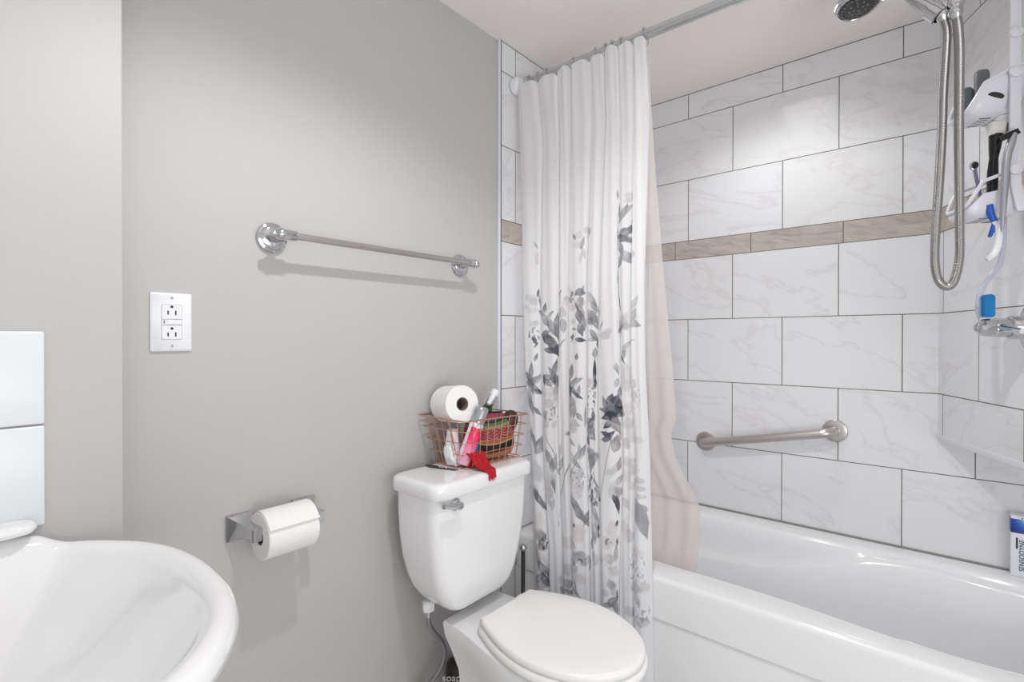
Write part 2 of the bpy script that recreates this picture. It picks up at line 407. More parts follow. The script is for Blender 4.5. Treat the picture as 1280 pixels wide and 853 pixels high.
# ================================================================== TOILET
def toilet():
    cx = 1.006
    t = thing('toilet', 'white two-piece toilet with closed lid against the grey wall', 'toilet', (cx, 0.85, 0))
    # tank
    zs = [0.800, 0.74, 0.68, 0.62, 0.57, 0.535, 0.505, 0.485, 0.474]
    hw = [0.186, 0.185, 0.181, 0.173, 0.161, 0.149, 0.131, 0.110, 0.088]
    yf = [0.936, 0.937, 0.939, 0.942, 0.944, 0.945, 0.947, 0.952, 0.965]
    yb = [1.112, 1.112, 1.112, 1.110, 1.105, 1.098, 1.085, 1.070, 1.055]
    tk = MB()
    tk.loft([[(cx + x, (a + b) / 2 + y, z) for x, y in rrect(h, (b - a) / 2, 0.034, 7)] for z, h, a, b in zip(zs, hw, yf, yb)], True, True, True)
    obj('tank', tk, M['ceramic'], t, angle=50)
    ld = MB(); yc, hy = 1.022, 0.099
    pr = [(0.796, 0.187, 0.095), (0.7975, 0.193, hy), (0.800, 0.1955, hy + 0.001), (0.824, 0.1955, hy + 0.001), (0.831, 0.1935, hy - 0.001), (0.8355, 0.188, hy - 0.007), (0.8372, 0.178, hy - 0.017)]
    ld.loft([[(cx + x, yc + y, z) for x, y in rrect(h, k, 0.036, 8)] for z, h, k in pr], True, True, True)
    obj('tank_lid', ld, M['ceramic'], t, angle=50)
    lv = MB().lathe([(0.016, 0.0), (0.0165, 0.004), (0.013, 0.008), (0.010, 0.011), (0.010, 0.022), (0.006, 0.026)], (0.884, 0.9365, 0.776), (0, -1, 0), 24)
    lvo = obj('flush_lever', lv, M['chrome'], t, label='chrome flush lever')
    ar = MB().tube(smooth_path([(0.887, 0.917, 0.777), (0.868, 0.913, 0.780), (0.845, 0.912, 0.785), (0.822, 0.913, 0.791)]), [0.0085] * 12 + [0.0075] * 6 + [0.007] * 5 + [0.0075, 0.004], 12)
    obj('lever_arm', ar, M['chrome'], lvo)
    # bowl body (lofted outlines); back shelf carries the tank
    bx = 1.016
    def outline(pts, z, n=72):
        ys = [p[0] for p in pts]; ws = [p[1] for p in pts]; o = []
        y0, y1 = ys[0], ys[-1]
        for i in range(n):
            a = 2 * PI * i / n
            y = (y0 + y1) / 2 - (y1 - y0) / 2 * math.cos(a)
            w_ = float(np.interp(y, ys, ws)); s_ = math.sin(a)
            o.append((bx + w_ * (1 if s_ > 0 else -1) * min(1.0, abs(s_) * 6), y, z))
        return o
    # (y, half width) lists running front to back
    front = 0.498
    def egg(f, wmax, ymid, wback, yback):
        P = []
        for k in range(13):
            a = PI / 2 * k / 12
            P.append((ymid - (ymid - f) * math.cos(a), wmax * math.sin(a)))
        for k in range(1, 9):
            u = k / 8; P.append((ymid + (yback - ymid) * u, wmax + (wback - wmax) * (3 * u * u - 2 * u ** 3)))
        return P
    def ring(f, wmax, ymid, wback, yback, z, back_r=0.02):
        P = egg(f, wmax, ymid, wback, yback)
        R_ = [(bx + w_, y, z) for y, w_ in P]; L_ = [(bx - w_, y, z) for y, w_ in reversed(P)]
        return R_ + L_[:-1]
    bo = MB()
    bo.loft([ring(0.60, 0.098, 0.72, 0.09, 0.98, 0.0), ring(0.60, 0.097, 0.72, 0.089, 0.98, 0.03), ring(0.59, 0.090, 0.73, 0.085, 0.975, 0.09), ring(0.575, 0.095, 0.73, 0.085, 0.965, 0.17),
             ring(0.555, 0.112, 0.72, 0.088, 0.96, 0.25), ring(0.527, 0.136, 0.705, 0.092, 0.965, 0.32), ring(0.508, 0.149, 0.695, 0.097, 0.99, 0.368),
             ring(0.4975, 0.154, 0.69, 0.104, 1.005, 0.40), ring(0.4965, 0.155, 0.69, 0.107, 1.01, 0.432), ring(0.499, 0.153, 0.69, 0.105, 1.008, 0.440), ring(0.508, 0.146, 0.69, 0.098, 1.0, 0.444)], True, True, True)
    obj('bowl', bo, M['ceramic'], t, angle=45)
    # seat ring and lid
    lx = 1.022
    def lid_ring(o_, z, dx=0.0):
        P = []
        f, ym, wm, yb_, wb = 0.494 + o_, 0.70, 0.157 - o_, 0.884 - o_, 0.100 - o_ * 0.7
        for k in range(17):
            a = PI / 2 * k / 16; P.append((ym - (ym - f) * math.cos(a) ** 0.96, wm * math.sin(a)))
        for k in range(1, 13):
            u = k / 12; P.append((ym + (yb_ - ym) * u, wm - (wm - wb) * (u ** 1.75)))
        R_ = [(lx + dx + w_, y, z) for y, w_ in P]; L_ = [(lx + dx - w_, y, z) for y, w_ in reversed(P)]
        return R_ + L_[:-1]
    se = MB().loft([lid_ring(0.006, 0.4455), lid_ring(-0.003, 0.4475), lid_ring(-0.006, 0.453), lid_ring(-0.005, 0.462), lid_ring(0.002, 0.4665), lid_ring(0.012, 0.4672)], True, True, True)
    obj('seat', se, M['seat_plastic'], t, angle=60)
    li = MB().loft([lid_ring(0.010, 0.4685), lid_ring(0.002, 0.4695), lid_ring(-0.0005, 0.473), lid_ring(0.0, 0.481), lid_ring(0.003, 0.4855), lid_ring(0.009, 0.4875), lid_ring(0.05, 0.489)], True, True, True)
    obj('seat_lid', li, M['seat_plastic'], t, angle=60)
    for dx in (-0.072, 0.072):
        h = MB().loft([[(lx + dx + x, 0.889 + y, z) for x, y in rrect(0.017 * s_, 0.011 * s_, 0.006)] for z, s_ in ((0.4445, 1), (0.468, 1), (0.474, 0.8))], True, True, True)
        obj('hinge', h, M['seat_plastic'], t)
    h = MB().tube([(lx - 0.097, 0.886, 0.463), (lx - 0.083, 0.887, 0.463)], 0.008, 14)
    obj('hinge', h, M['seat_plastic'], t)
    return t
toilet()

def supply():
    t = thing('water_supply_line', 'braided grey water supply hose under the left of the toilet tank', 'hose', (0.94, 1.06, 0.12))
    hx = MB().lathe([(0.015, 0), (0.017, 0.002), (0.017, 0.024), (0.012, 0.028)], (0.896, 1.055, 0.456), (0, 0, 1), 6)
    obj('coupling_nut', hx, M['plastic'], t, label='white plastic coupling nut')
    ft = MB().lathe([(0.0085, 0), (0.0085, 0.016)], (0.896, 1.055, 0.441), (0, 0, 1), 16)
    obj('ferrule', ft, M['chrome'], t)
    ho = MB().tube(smooth_path([(0.896, 1.055, 0.443), (0.898, 1.055, 0.42), (0.918, 1.054, 0.385), (0.944, 1.053, 0.35), (0.955, 1.055, 0.31), (0.946, 1.065, 0.265), (0.925, 1.085, 0.225), (0.918, 1.105, 0.19)]), 0.0065, 12)
    obj('braided_hose', ho, M['braid'], t)
    va = MB().tube([(0.918, 1.158, 0.175), (0.918, 1.095, 0.175)], 0.011, 16).lathe([(0.009, 0), (0.009, 0.028)], (0.918, 1.105, 0.175), (0, 0, 1), 14)
    obj('shutoff_valve', va, M['chrome'], t)
    kn = MB().lathe([(0.006, 0), (0.016, 0.004), (0.017, 0.012), (0.008, 0.016)], (0.918, 1.093, 0.175), (0, -1, 0), 20, sx=0.6)
    obj('valve_handle', kn, M['chrome'], t)
supply()

# ================================================================== SINK
def sink():
    t = thing('sink', 'white pedestal sink with wide rolled rim in the corner by the bumped-out wall', 'sink', (-0.03, 0.80, 0))
    sx = -0.03
    half = [(0.115, 1.047), (0.148, 1.040), (0.178, 1.018), (0.204, 0.988), (0.226, 0.958), (0.243, 0.925), (0.258, 0.88), (0.266, 0.83), (0.269, 0.78), (0.266, 0.72), (0.257, 0.67), (0.242, 0.625), (0.220, 0.585), (0.190, 0.548), (0.150, 0.516), (0.100, 0.492), (0.040, 0.480), (-0.03, 0.476)]
    hp = [Vector((x, y, 0)) for x, y in half]
    sp = smooth_path(hp, 4)
    right = [(p.x, p.y) for p in sp]
    left = [(2 * sx - x, y) for x, y in reversed(right)][1:]
    out = right + left                     # open at the back wall, closes across it
    n = len(out)
    back = [(out[-1][0] + (out[0][0] - out[-1][0]) * k / 8, 1.047) for k in range(1, 8)]
    out = out + back; N = len(out)
    cx, cy = sx, 0.79
    ss = lambda v: max(0.0, min(1.0, v)) ** 2 * (3 - 2 * max(0.0, min(1.0, v)))
    def ins(o_, z):                      # inset along normals
        R_ = []
        for i in range(N):
            a = Vector(out[(i - 1) % N]); b = Vector(out[(i + 1) % N]); tg = (b - a).normalized(); nr = Vector((tg.y, -tg.x))
            p = Vector(out[i])
            if nr.dot(p - Vector((cx, cy))) > 0: nr = -nr
            q_ = p + nr * o_
            lift = 0.023 * ss((0.152 - sx - abs(q_.x - sx)) / 0.055) * ss((q_.y - 0.955) / 0.075)
            R_.append((q_.x, min(q_.y, 1.047), z + lift * ss((z - 0.84) / 0.04)))
        return R_
    def sc(f, z, fy=None, oy=0.0):
        fy = fy or f
        return [(cx + (x - cx) * f, cy + oy + (min(y, 1.02) - cy) * fy, z) for x, y in out]
    b = MB()
    b.loft([sc(0.30, 0.70, 0.30, 0.06), sc(0.42, 0.715, 0.40, 0.05), sc(0.62, 0.75, 0.60, 0.03), sc(0.84, 0.80, 0.82, 0.01), ins(0.018, 0.835), ins(0.007, 0.846), ins(0.001, 0.857), ins(0.0, 0.868), ins(0.004, 0.878), ins(0.011, 0.8845), ins(0.019, 0.886), ins(0.027, 0.8835),
            ins(0.034, 0.8775), ins(0.040, 0.868)] + [[(cx + (x - cx) * f, cy + (y - cy) * f, 0.754 + (z - 0.754) * g) for x, y, z in ins(0.040, 0.868)] for f, g in ((0.975, 0.93), (0.94, 0.83), (0.89, 0.70), (0.82, 0.54), (0.73, 0.38), (0.62, 0.24), (0.48, 0.12), (0.32, 0.045), (0.16, 0.01), (0.06, 0.0))], True, True, True)
    obj('basin', b, M['ceramic'], t, angle=60)
    lg = MB().loft([[(sx + x, 1.020 + y, z) for x, y in rrect(h, k, 0.022, 6)] for z, h, k in ((0.915, 0.132, 0.020), (0.917, 0.139, 0.025), (0.922, 0.142, 0.027), (0.927, 0.141, 0.0265), (0.930, 0.136, 0.023), (0.931, 0.126, 0.016))], True, True, True)
    obj('back_ledge', lg, M['ceramic'], t, angle=60)
    pe = MB().lathe([(0.13, 0.0), (0.125, 0.03), (0.10, 0.10), (0.085, 0.30), (0.085, 0.50), (0.10, 0.62), (0.12, 0.72)], (sx, 0.86, 0), (0, 0, 1), 32)
    obj('pedestal', pe, M['ceramic'], t)
    dr = MB().lathe([(0.022, 0), (0.021, 0.003), (0.014, 0.002)], (sx, 0.79, 0.7545), (0, 0, 1), 24)
    obj('drain', dr, M['chrome'], t, label='chrome drain ring')
sink()

# glazed backsplash tiles behind the sink
bs = MB()
for z0, z1 in ((0.914, 1.0665), (1.0690, 1.211)):
    bs.box((-0.16, 1.042, z0), (0.124, 1.0495, z1))
t = thing('backsplash', 'white glazed two-row tile backsplash on the bumped-out wall above the sink', 'backsplash', (-0.02, 1.046, 0.914))
obj('tiles', bs, M['white_tile'], t, bevel=0.003)
obj('grout_backing', MB().box((-0.158, 1.046, 0.916), (0.122, 1.0496, 1.209)), M['caulk'], t)

# ================================================================== OUTLET
def outlet():
    cx, cz = 0.3225, 1.2325
    t = thing('electrical_outlet', 'white rectangular wall outlet with two sockets on the grey wall', 'outlet', (cx, 1.16, cz - 0.057))
    pl = MB().loft([[(cx + x, y, cz + z) for x, z in rrect(h, k, 0.003, 3)] for y, h, k in ((1.1598, 0.0355, 0.0578), (1.1565, 0.0355, 0.0578), (1.1535, 0.0325, 0.0548))], True, True, True)
    obj('cover_plate', pl, M['plastic'], t)
    rg = MB().loft([[(cx + x, y, cz + z) for x, z in rrect(0.0176, 0.0346, 0.003, 3)] for y in (1.1536, 1.1533)], True, True, True)
    obj('receptacle_gap', rg, M['outlet_gap'], t)
    rc = MB().loft([[(cx + x, y, cz + z) for x, z in rrect(0.0168, 0.0338, 0.003, 3)] for y in (1.1536, 1.1525)], True, True, True)
    rco = obj('receptacle', rc, M['plastic'], t)
    for dz in (0.0185, -0.0245):
        so = MB()
        for dx, hh in ((-0.0065, 0.0038), (0.0065, 0.0044)):
            so.box((cx + dx - 0.0012, 1.1521, cz + dz - hh), (cx + dx + 0.0012, 1.1527, cz + dz + hh))
        so.loft([[(cx + 0.0026 * math.cos(a), y, cz + dz + 0.0118 + 0.0026 * max(-0.9, math.sin(a)) * -1) for a in [2 * PI * k / 16 for k in range(16)]] for y in (1.1527, 1.1521)], True, True, True)
        obj('socket_slots', so, M['slot_dark'], rco)
    for x0, x1 in ((-0.0075, 0.0052), (0.0062, 0.0165)):
        bt = MB().box((cx + x0, 1.1519, cz - 0.0048), (cx + x1, 1.1527, cz + 0.0048))
        obj('test_button', bt, M['plastic'], rco, bevel=0.0004)
    gp = MB()
    for z in (-0.0058, 0.0056): gp.box((cx - 0.0168, 1.1522, cz + z - 0.0003), (cx + 0.0168, 1.1527, cz + z + 0.0003))
    gp.box((cx - 0.0138, 1.1521, cz - 0.003), (cx - 0.0122, 1.1527, cz + 0.003))
    obj('indicator', gp, M['slot_dark'], rco)
    for z in (0.0475, -0.0475):
        sc_ = MB().lathe([(0.0030, 0), (0.0028, 0.0006), (0.001, 0.0009)], (cx, 1.1537, cz + z), (0, -1, 0), 16)
        obj('screw', sc_, M['silver'], t)
outlet()

# ================================================================== TOWEL BAR
def towel_bar():
    yb = 1.098
    t = thing('towel_bar', 'chrome and nickel towel bar with round flanges on the grey wall', 'towel bar', (0.82, 1.16, 1.43))
    ends = ((0.520, 1.430), (1.112, 1.434))
    for x, z in ends:
        fl = MB().lathe([(0.034, 0.0), (0.035, 0.004), (0.033, 0.008), (0.028, 0.010), (0.027, 0.013), (0.022, 0.016), (0.012, 0.017)], (x, 1.1598, z), (0, -1, 0), 40)
        fo = obj('flange', fl, M['chrome'], t)
        po = MB().lathe([(0.0125, 0.0), (0.0095, 0.012), (0.0085, 0.030), (0.0095, 0.047), (0.006, 0.05)], (x, 1.145, z), (0, -1, 0), 24)
        obj('post', po, M['chrome'], fo)
    for (x, z), s_ in zip(ends, (-1, 1)):
        fi = MB().lathe([(0.006, -0.030), (0.0105, -0.029), (0.0118, -0.026), (0.0118, 0.002), (0.0135, 0.004), (0.0135, 0.012), (0.011, 0.015), (0.0085, 0.016), (0.0095, 0.021), (0.0075, 0.026), (0.002, 0.028)], (x, yb, z), (s_, 0, 0.0), 28)
        obj('finial', fi, M['chrome'], t, label='chrome stepped end finial')
    ba = MB().tube([(0.522, yb, 1.430), (1.110, yb, 1.434)], 0.0078, 24)
    obj('bar', ba, M['nickel'], t, label='brushed nickel bar')
towel_bar()

# ================================================================== TOILET PAPER HOLDER + ROLL
def tp_holder():
    t = thing('toilet_paper_holder', 'square chrome toilet paper holder on the grey wall', 'toilet paper holder', (0.53, 1.16, 0.79))
    for x, s_ in ((0.450, 1), (0.594, -1)):
        b = MB()
        secs = [(1.1598, 0.0285, 0.0285, 0.0), (1.154, 0.0285, 0.0285, 0.0), (1.150, 0.026, 0.026, 0.0), (1.135, 0.0175, 0.0185, 0.001), (1.118, 0.0125, 0.0145, 0.003), (1.100, 0.0115, 0.0135, 0.004), (1.074, 0.0125, 0.0145, 0.004), (1.070, 0.0105, 0.0125, 0.004)]
        b.loft([[(x + a * s_ * 1.0 + o_ * s_, y, 0.791 + c) for a, c in rrect(h, k, 0.002, 2)] for y, h, k, o_ in secs], True, True, True)
        obj('mounting_post', b, M['chrome'], t, angle=25)
    ro = MB().tube([(0.458, 1.086, 0.791), (0.590, 1.086, 0.791)], 0.0075, 16)
    ro.tube([(0.462, 1.086, 0.791), (0.480, 1.086, 0.791)], 0.0115, 16)
    obj('roller', ro, M['chrome'], t)
tp_holder()

def paper_roll(name, label, c0, axis, length, R_, r_, group=None, sheet=False):
    ax = Vector(axis).normalized(); c0 = Vector(c0)
    t = thing(name, label, 'toilet paper', c0)
    p = MB().lathe([(r_, 0.0), (R_ - 0.002, 0.0), (R_, 0.002), (R_, length - 0.002), (R_ - 0.002, length), (r_, length), (r_, 0.0)], c0, ax, 48, cap=False)
    obj('paper', p, M['paper'], t, angle=40)
    c = MB().lathe([(r_ - 0.0002, 0.001), (r_ - 0.0002, length - 0.001), (r_ - 0.002, length - 0.001), (r_ - 0.002, 0.001), (r_ - 0.0002, 0.001)], c0, ax, 32, cap=False)
    obj('cardboard_core', c, M['card'], t)
    if sheet:
        s_ = MB(); rg = []
        for k in range(13):
            a = math.radians(62 + (156 - 62) * k / 12)          # from the back over the top to the front
            rr = R_ + 0.0012 + (0.0045 if k == 12 else 0.0012 * k / 12)
            rg.append(c0 + Vector((0, math.cos(a) * rr, math.sin(a) * rr)))
        outer = []
        for k, p_ in enumerate(rg):
            outer.append([p_ + ax * (0.001 + 0.0), p_ + ax * (length - 0.001)])
        s_.loft([[a, b, b + Vector((0, -0.0005, 0.0006)), a + Vector((0, -0.0005, 0.0006))] for a, b in outer], True, True, True)
        obj('loose_sheet', s_, M['paper'], t)
    return t
paper_roll('toilet_paper_roll', 'white toilet paper roll on the chrome holder below the outlet', (0.4610, 1.086, 0.783), (1, 0, 0), 0.110, 0.050, 0.019, sheet=True)

# ================================================================== GRAB BAR
def grab_bar():
    A_ = Vector((2.1, 0.722, 0.777)); B_ = Vector((2.1, 0.269, 0.874))
    t = thing('grab_bar', 'brushed nickel grab bar slanting up on the marble tiled wall', 'grab bar', (2.1, 0.495, 0.825))
    for p in (A_, B_):
        fl = MB().lathe([(0.039, 0.0), (0.0395, 0.003), (0.037, 0.007), (0.030, 0.009), (0.019, 0.0095)], p + Vector((-0.0002, 0, 0)), (-1, 0, 0), 40)
        obj('flange', fl, M['nickel'], t)
    o = Vector((-1, 0, 0)); u = (B_ - A_).normalized(); pts = []
    dd, rr = 0.056, 0.036
    pts.append(A_ + o * 0.004)
    for k in range(9):
        a = PI / 2 * k / 8; pts.append(A_ + o * (dd - rr + rr * math.sin(a)) + u * (rr - rr * math.cos(a)))
    for k in range(9):
        a = PI / 2 * (1 - k / 8); pts.append(B_ + o * (dd - rr + rr * math.sin(a)) - u * (rr - rr * math.cos(a)))
    pts.append(B_ + o * 0.004)
    obj('bar', MB().tube(pts, 0.0165, 24), M['nickel'], t)
grab_bar()

# ================================================================== CURTAIN ROD, RINGS, CURTAIN, LINER
ROD_A = Vector((1.373, 1.148, 2.097)); ROD_B = Vector((1.373, -0.326, 2.078))
def rod_at(y): return ROD_A + (ROD_B - ROD_A) * ((ROD_A.y - y) / (ROD_A.y - ROD_B.y))
def rod():
    t = thing('curtain_rod', 'grey metal shower curtain rod just below the ceiling', 'curtain rod', (1.373, 0.41, 2.09))
    u = (ROD_B - ROD_A).normalized()
    obj('tube', MB().tube([ROD_A + u * 0.02, ROD_B], 0.0145, 28), M['rod_metal'], t)
    obj('end_cap', MB().lathe([(0.026, 0.0), (0.030, 0.003), (0.030, 0.022), (0.027, 0.028), (0.018, 0.032), (0.0165, 0.062), (0.013, 0.064)], ROD_A, u, 32), M['plastic'], t, label='white plastic end cap')
    obj('slide_tube', MB().tube([rod_at(0.40), ROD_B], 0.0162, 28), M['rod_metal'], t)
rod()

RING_Y = [1.115 - 0.028, 1.076, 1.04, 1.0, 0.894, 0.813, 0.777, 0.754, 0.725, 0.651]
def ring_mesh(c):
    m = MB(); R_ = 0.0235
    m.tube([c + Vector((math.cos(a) * R_, 0, math.sin(a) * R_ - 0.006)) for a in [2 * PI * k / 24 for k in range(24)]], 0.0013, 6, closed=True)
    return m
def bead_mesh(c):
    m = MB()
    for a in (70, 92, 114):
        a = math.radians(a); m.ball(c + Vector((math.cos(a) * 0.0235, 0, math.sin(a) * 0.0235 - 0.006)), 0.0042, 10)
    return m
for i, y in enumerate(RING_Y):
    c = rod_at(y)
    lab = ['small metal curtain ring nearest the white end cap of the rod', 'second metal curtain ring from the white end cap', 'third metal curtain ring from the white end cap', 'fourth metal curtain ring from the white end cap',
           'fifth metal curtain ring, alone at the middle of the curtain top', 'sixth metal curtain ring from the white end cap', 'seventh metal curtain ring from the white end cap', 'eighth metal curtain ring from the white end cap',
           'ninth metal curtain ring, last but one before the bare rod', 'last metal curtain ring beside the bare stretch of rod'][i]
    t = thing('curtain_ring', lab, 'curtain ring', c, 'rings holding up the shower curtain')
    obj('loop', ring_mesh(c), M['nickel'], t); obj('roller_beads', bead_mesh(c), M['nickel'], t)

# hanging position of the creases (y) at five heights
CZ = [2.08, 1.89, 1.387, 1.134, 0.856, 0.501, 0.10]
CY = [[1.118, 1.03, 0.95, 0.90, 0.83, 0.775, 0.728, 0.682, 0.640],
      [1.114, 1.011, 0.946, 0.902, 0.824, 0.77, 0.727, 0.68, 0.632],
      [1.093, 1.019, 0.945, 0.904, 0.838, 0.792, 0.729, 0.684, 0.644],
      [1.079, 1.017, 0.944, 0.904, 0.834, 0.796, 0.718, 0.686, 0.641],
      [1.057, 1.009, 0.944, 0.902, 0.834, 0.794, 0.709, 0.67, 0.628],
      [1.043, 0.979, 0.931, 0.887, 0.822, 0.785, 0.719, 0.675, 0.617],
      [1.04, 0.975, 0.93, 0.88, 0.82, 0.782, 0.72, 0.675, 0.612]]
AMP = [0.025, 0.019, 0.015, 0.022, 0.014, 0.023, 0.015, 0.018]
NU, NV = 560, 1240
def curtain_grid(nu=NU, nv=NV):
    """cloth positions [nv, nu, 3] and arc length coordinate [nu]"""
    CYa = np.array(CY); z_rel = np.linspace(0, 1, nv)
    zb = 0.10
    t = np.linspace(0, 8, nu); k = np.minimum(t.astype(int), 7); f = t - k
    amp = np.array(AMP)[k]
    P = np.zeros((nv, nu, 3))
    prof = np.power(np.clip(np.sin(PI * f), 0, 1), 0.72)
    ff = f - 0.09 * np.sin(2 * PI * f)
    ztop = 2.083 - 0.017 * (1 - np.sin(PI * f)) - 0.004 * np.sin(k * 2.1)
    for j in range(nv):
        zz = ztop + (zb - ztop) * z_rel[j]
        zm = 2.083 + (zb - 2.083) * z_rel[j]
        cyz = np.array([np.interp(-zm, -np.array(CZ), CYa[:, c]) for c in range(9)])
        y = cyz[k] + (cyz[k + 1] - cyz[k]) * ff
        low = z_rel[j]
        a = amp * (0.48 + 0.67 * min(1, low * 2.0)) * (0.9 + 0.12 * np.sin(k * 1.7 + low * 3.0))
        wob = 0.0022 * np.sin(t * 9.1 + low * 7 + np.sin(low * 11)) * (0.4 + low) + 0.0012 * np.sin(t * 17 - low * 13)
        x = 1.371 - 0.006 * min(1.0, low * 3) - 0.004 - 0.010 * max(0.0, 1 - low * 8) - a * prof + wob
        hem = 0.0
        P[j, :, 0] = x; P[j, :, 1] = y; P[j, :, 2] = zz
    mid = P[nv // 2]; ds = np.hypot(np.diff(mid[:, 0]), np.diff(mid[:, 1]))
    s = np.concatenate([[0], np.cumsum(ds)])
    return P, s

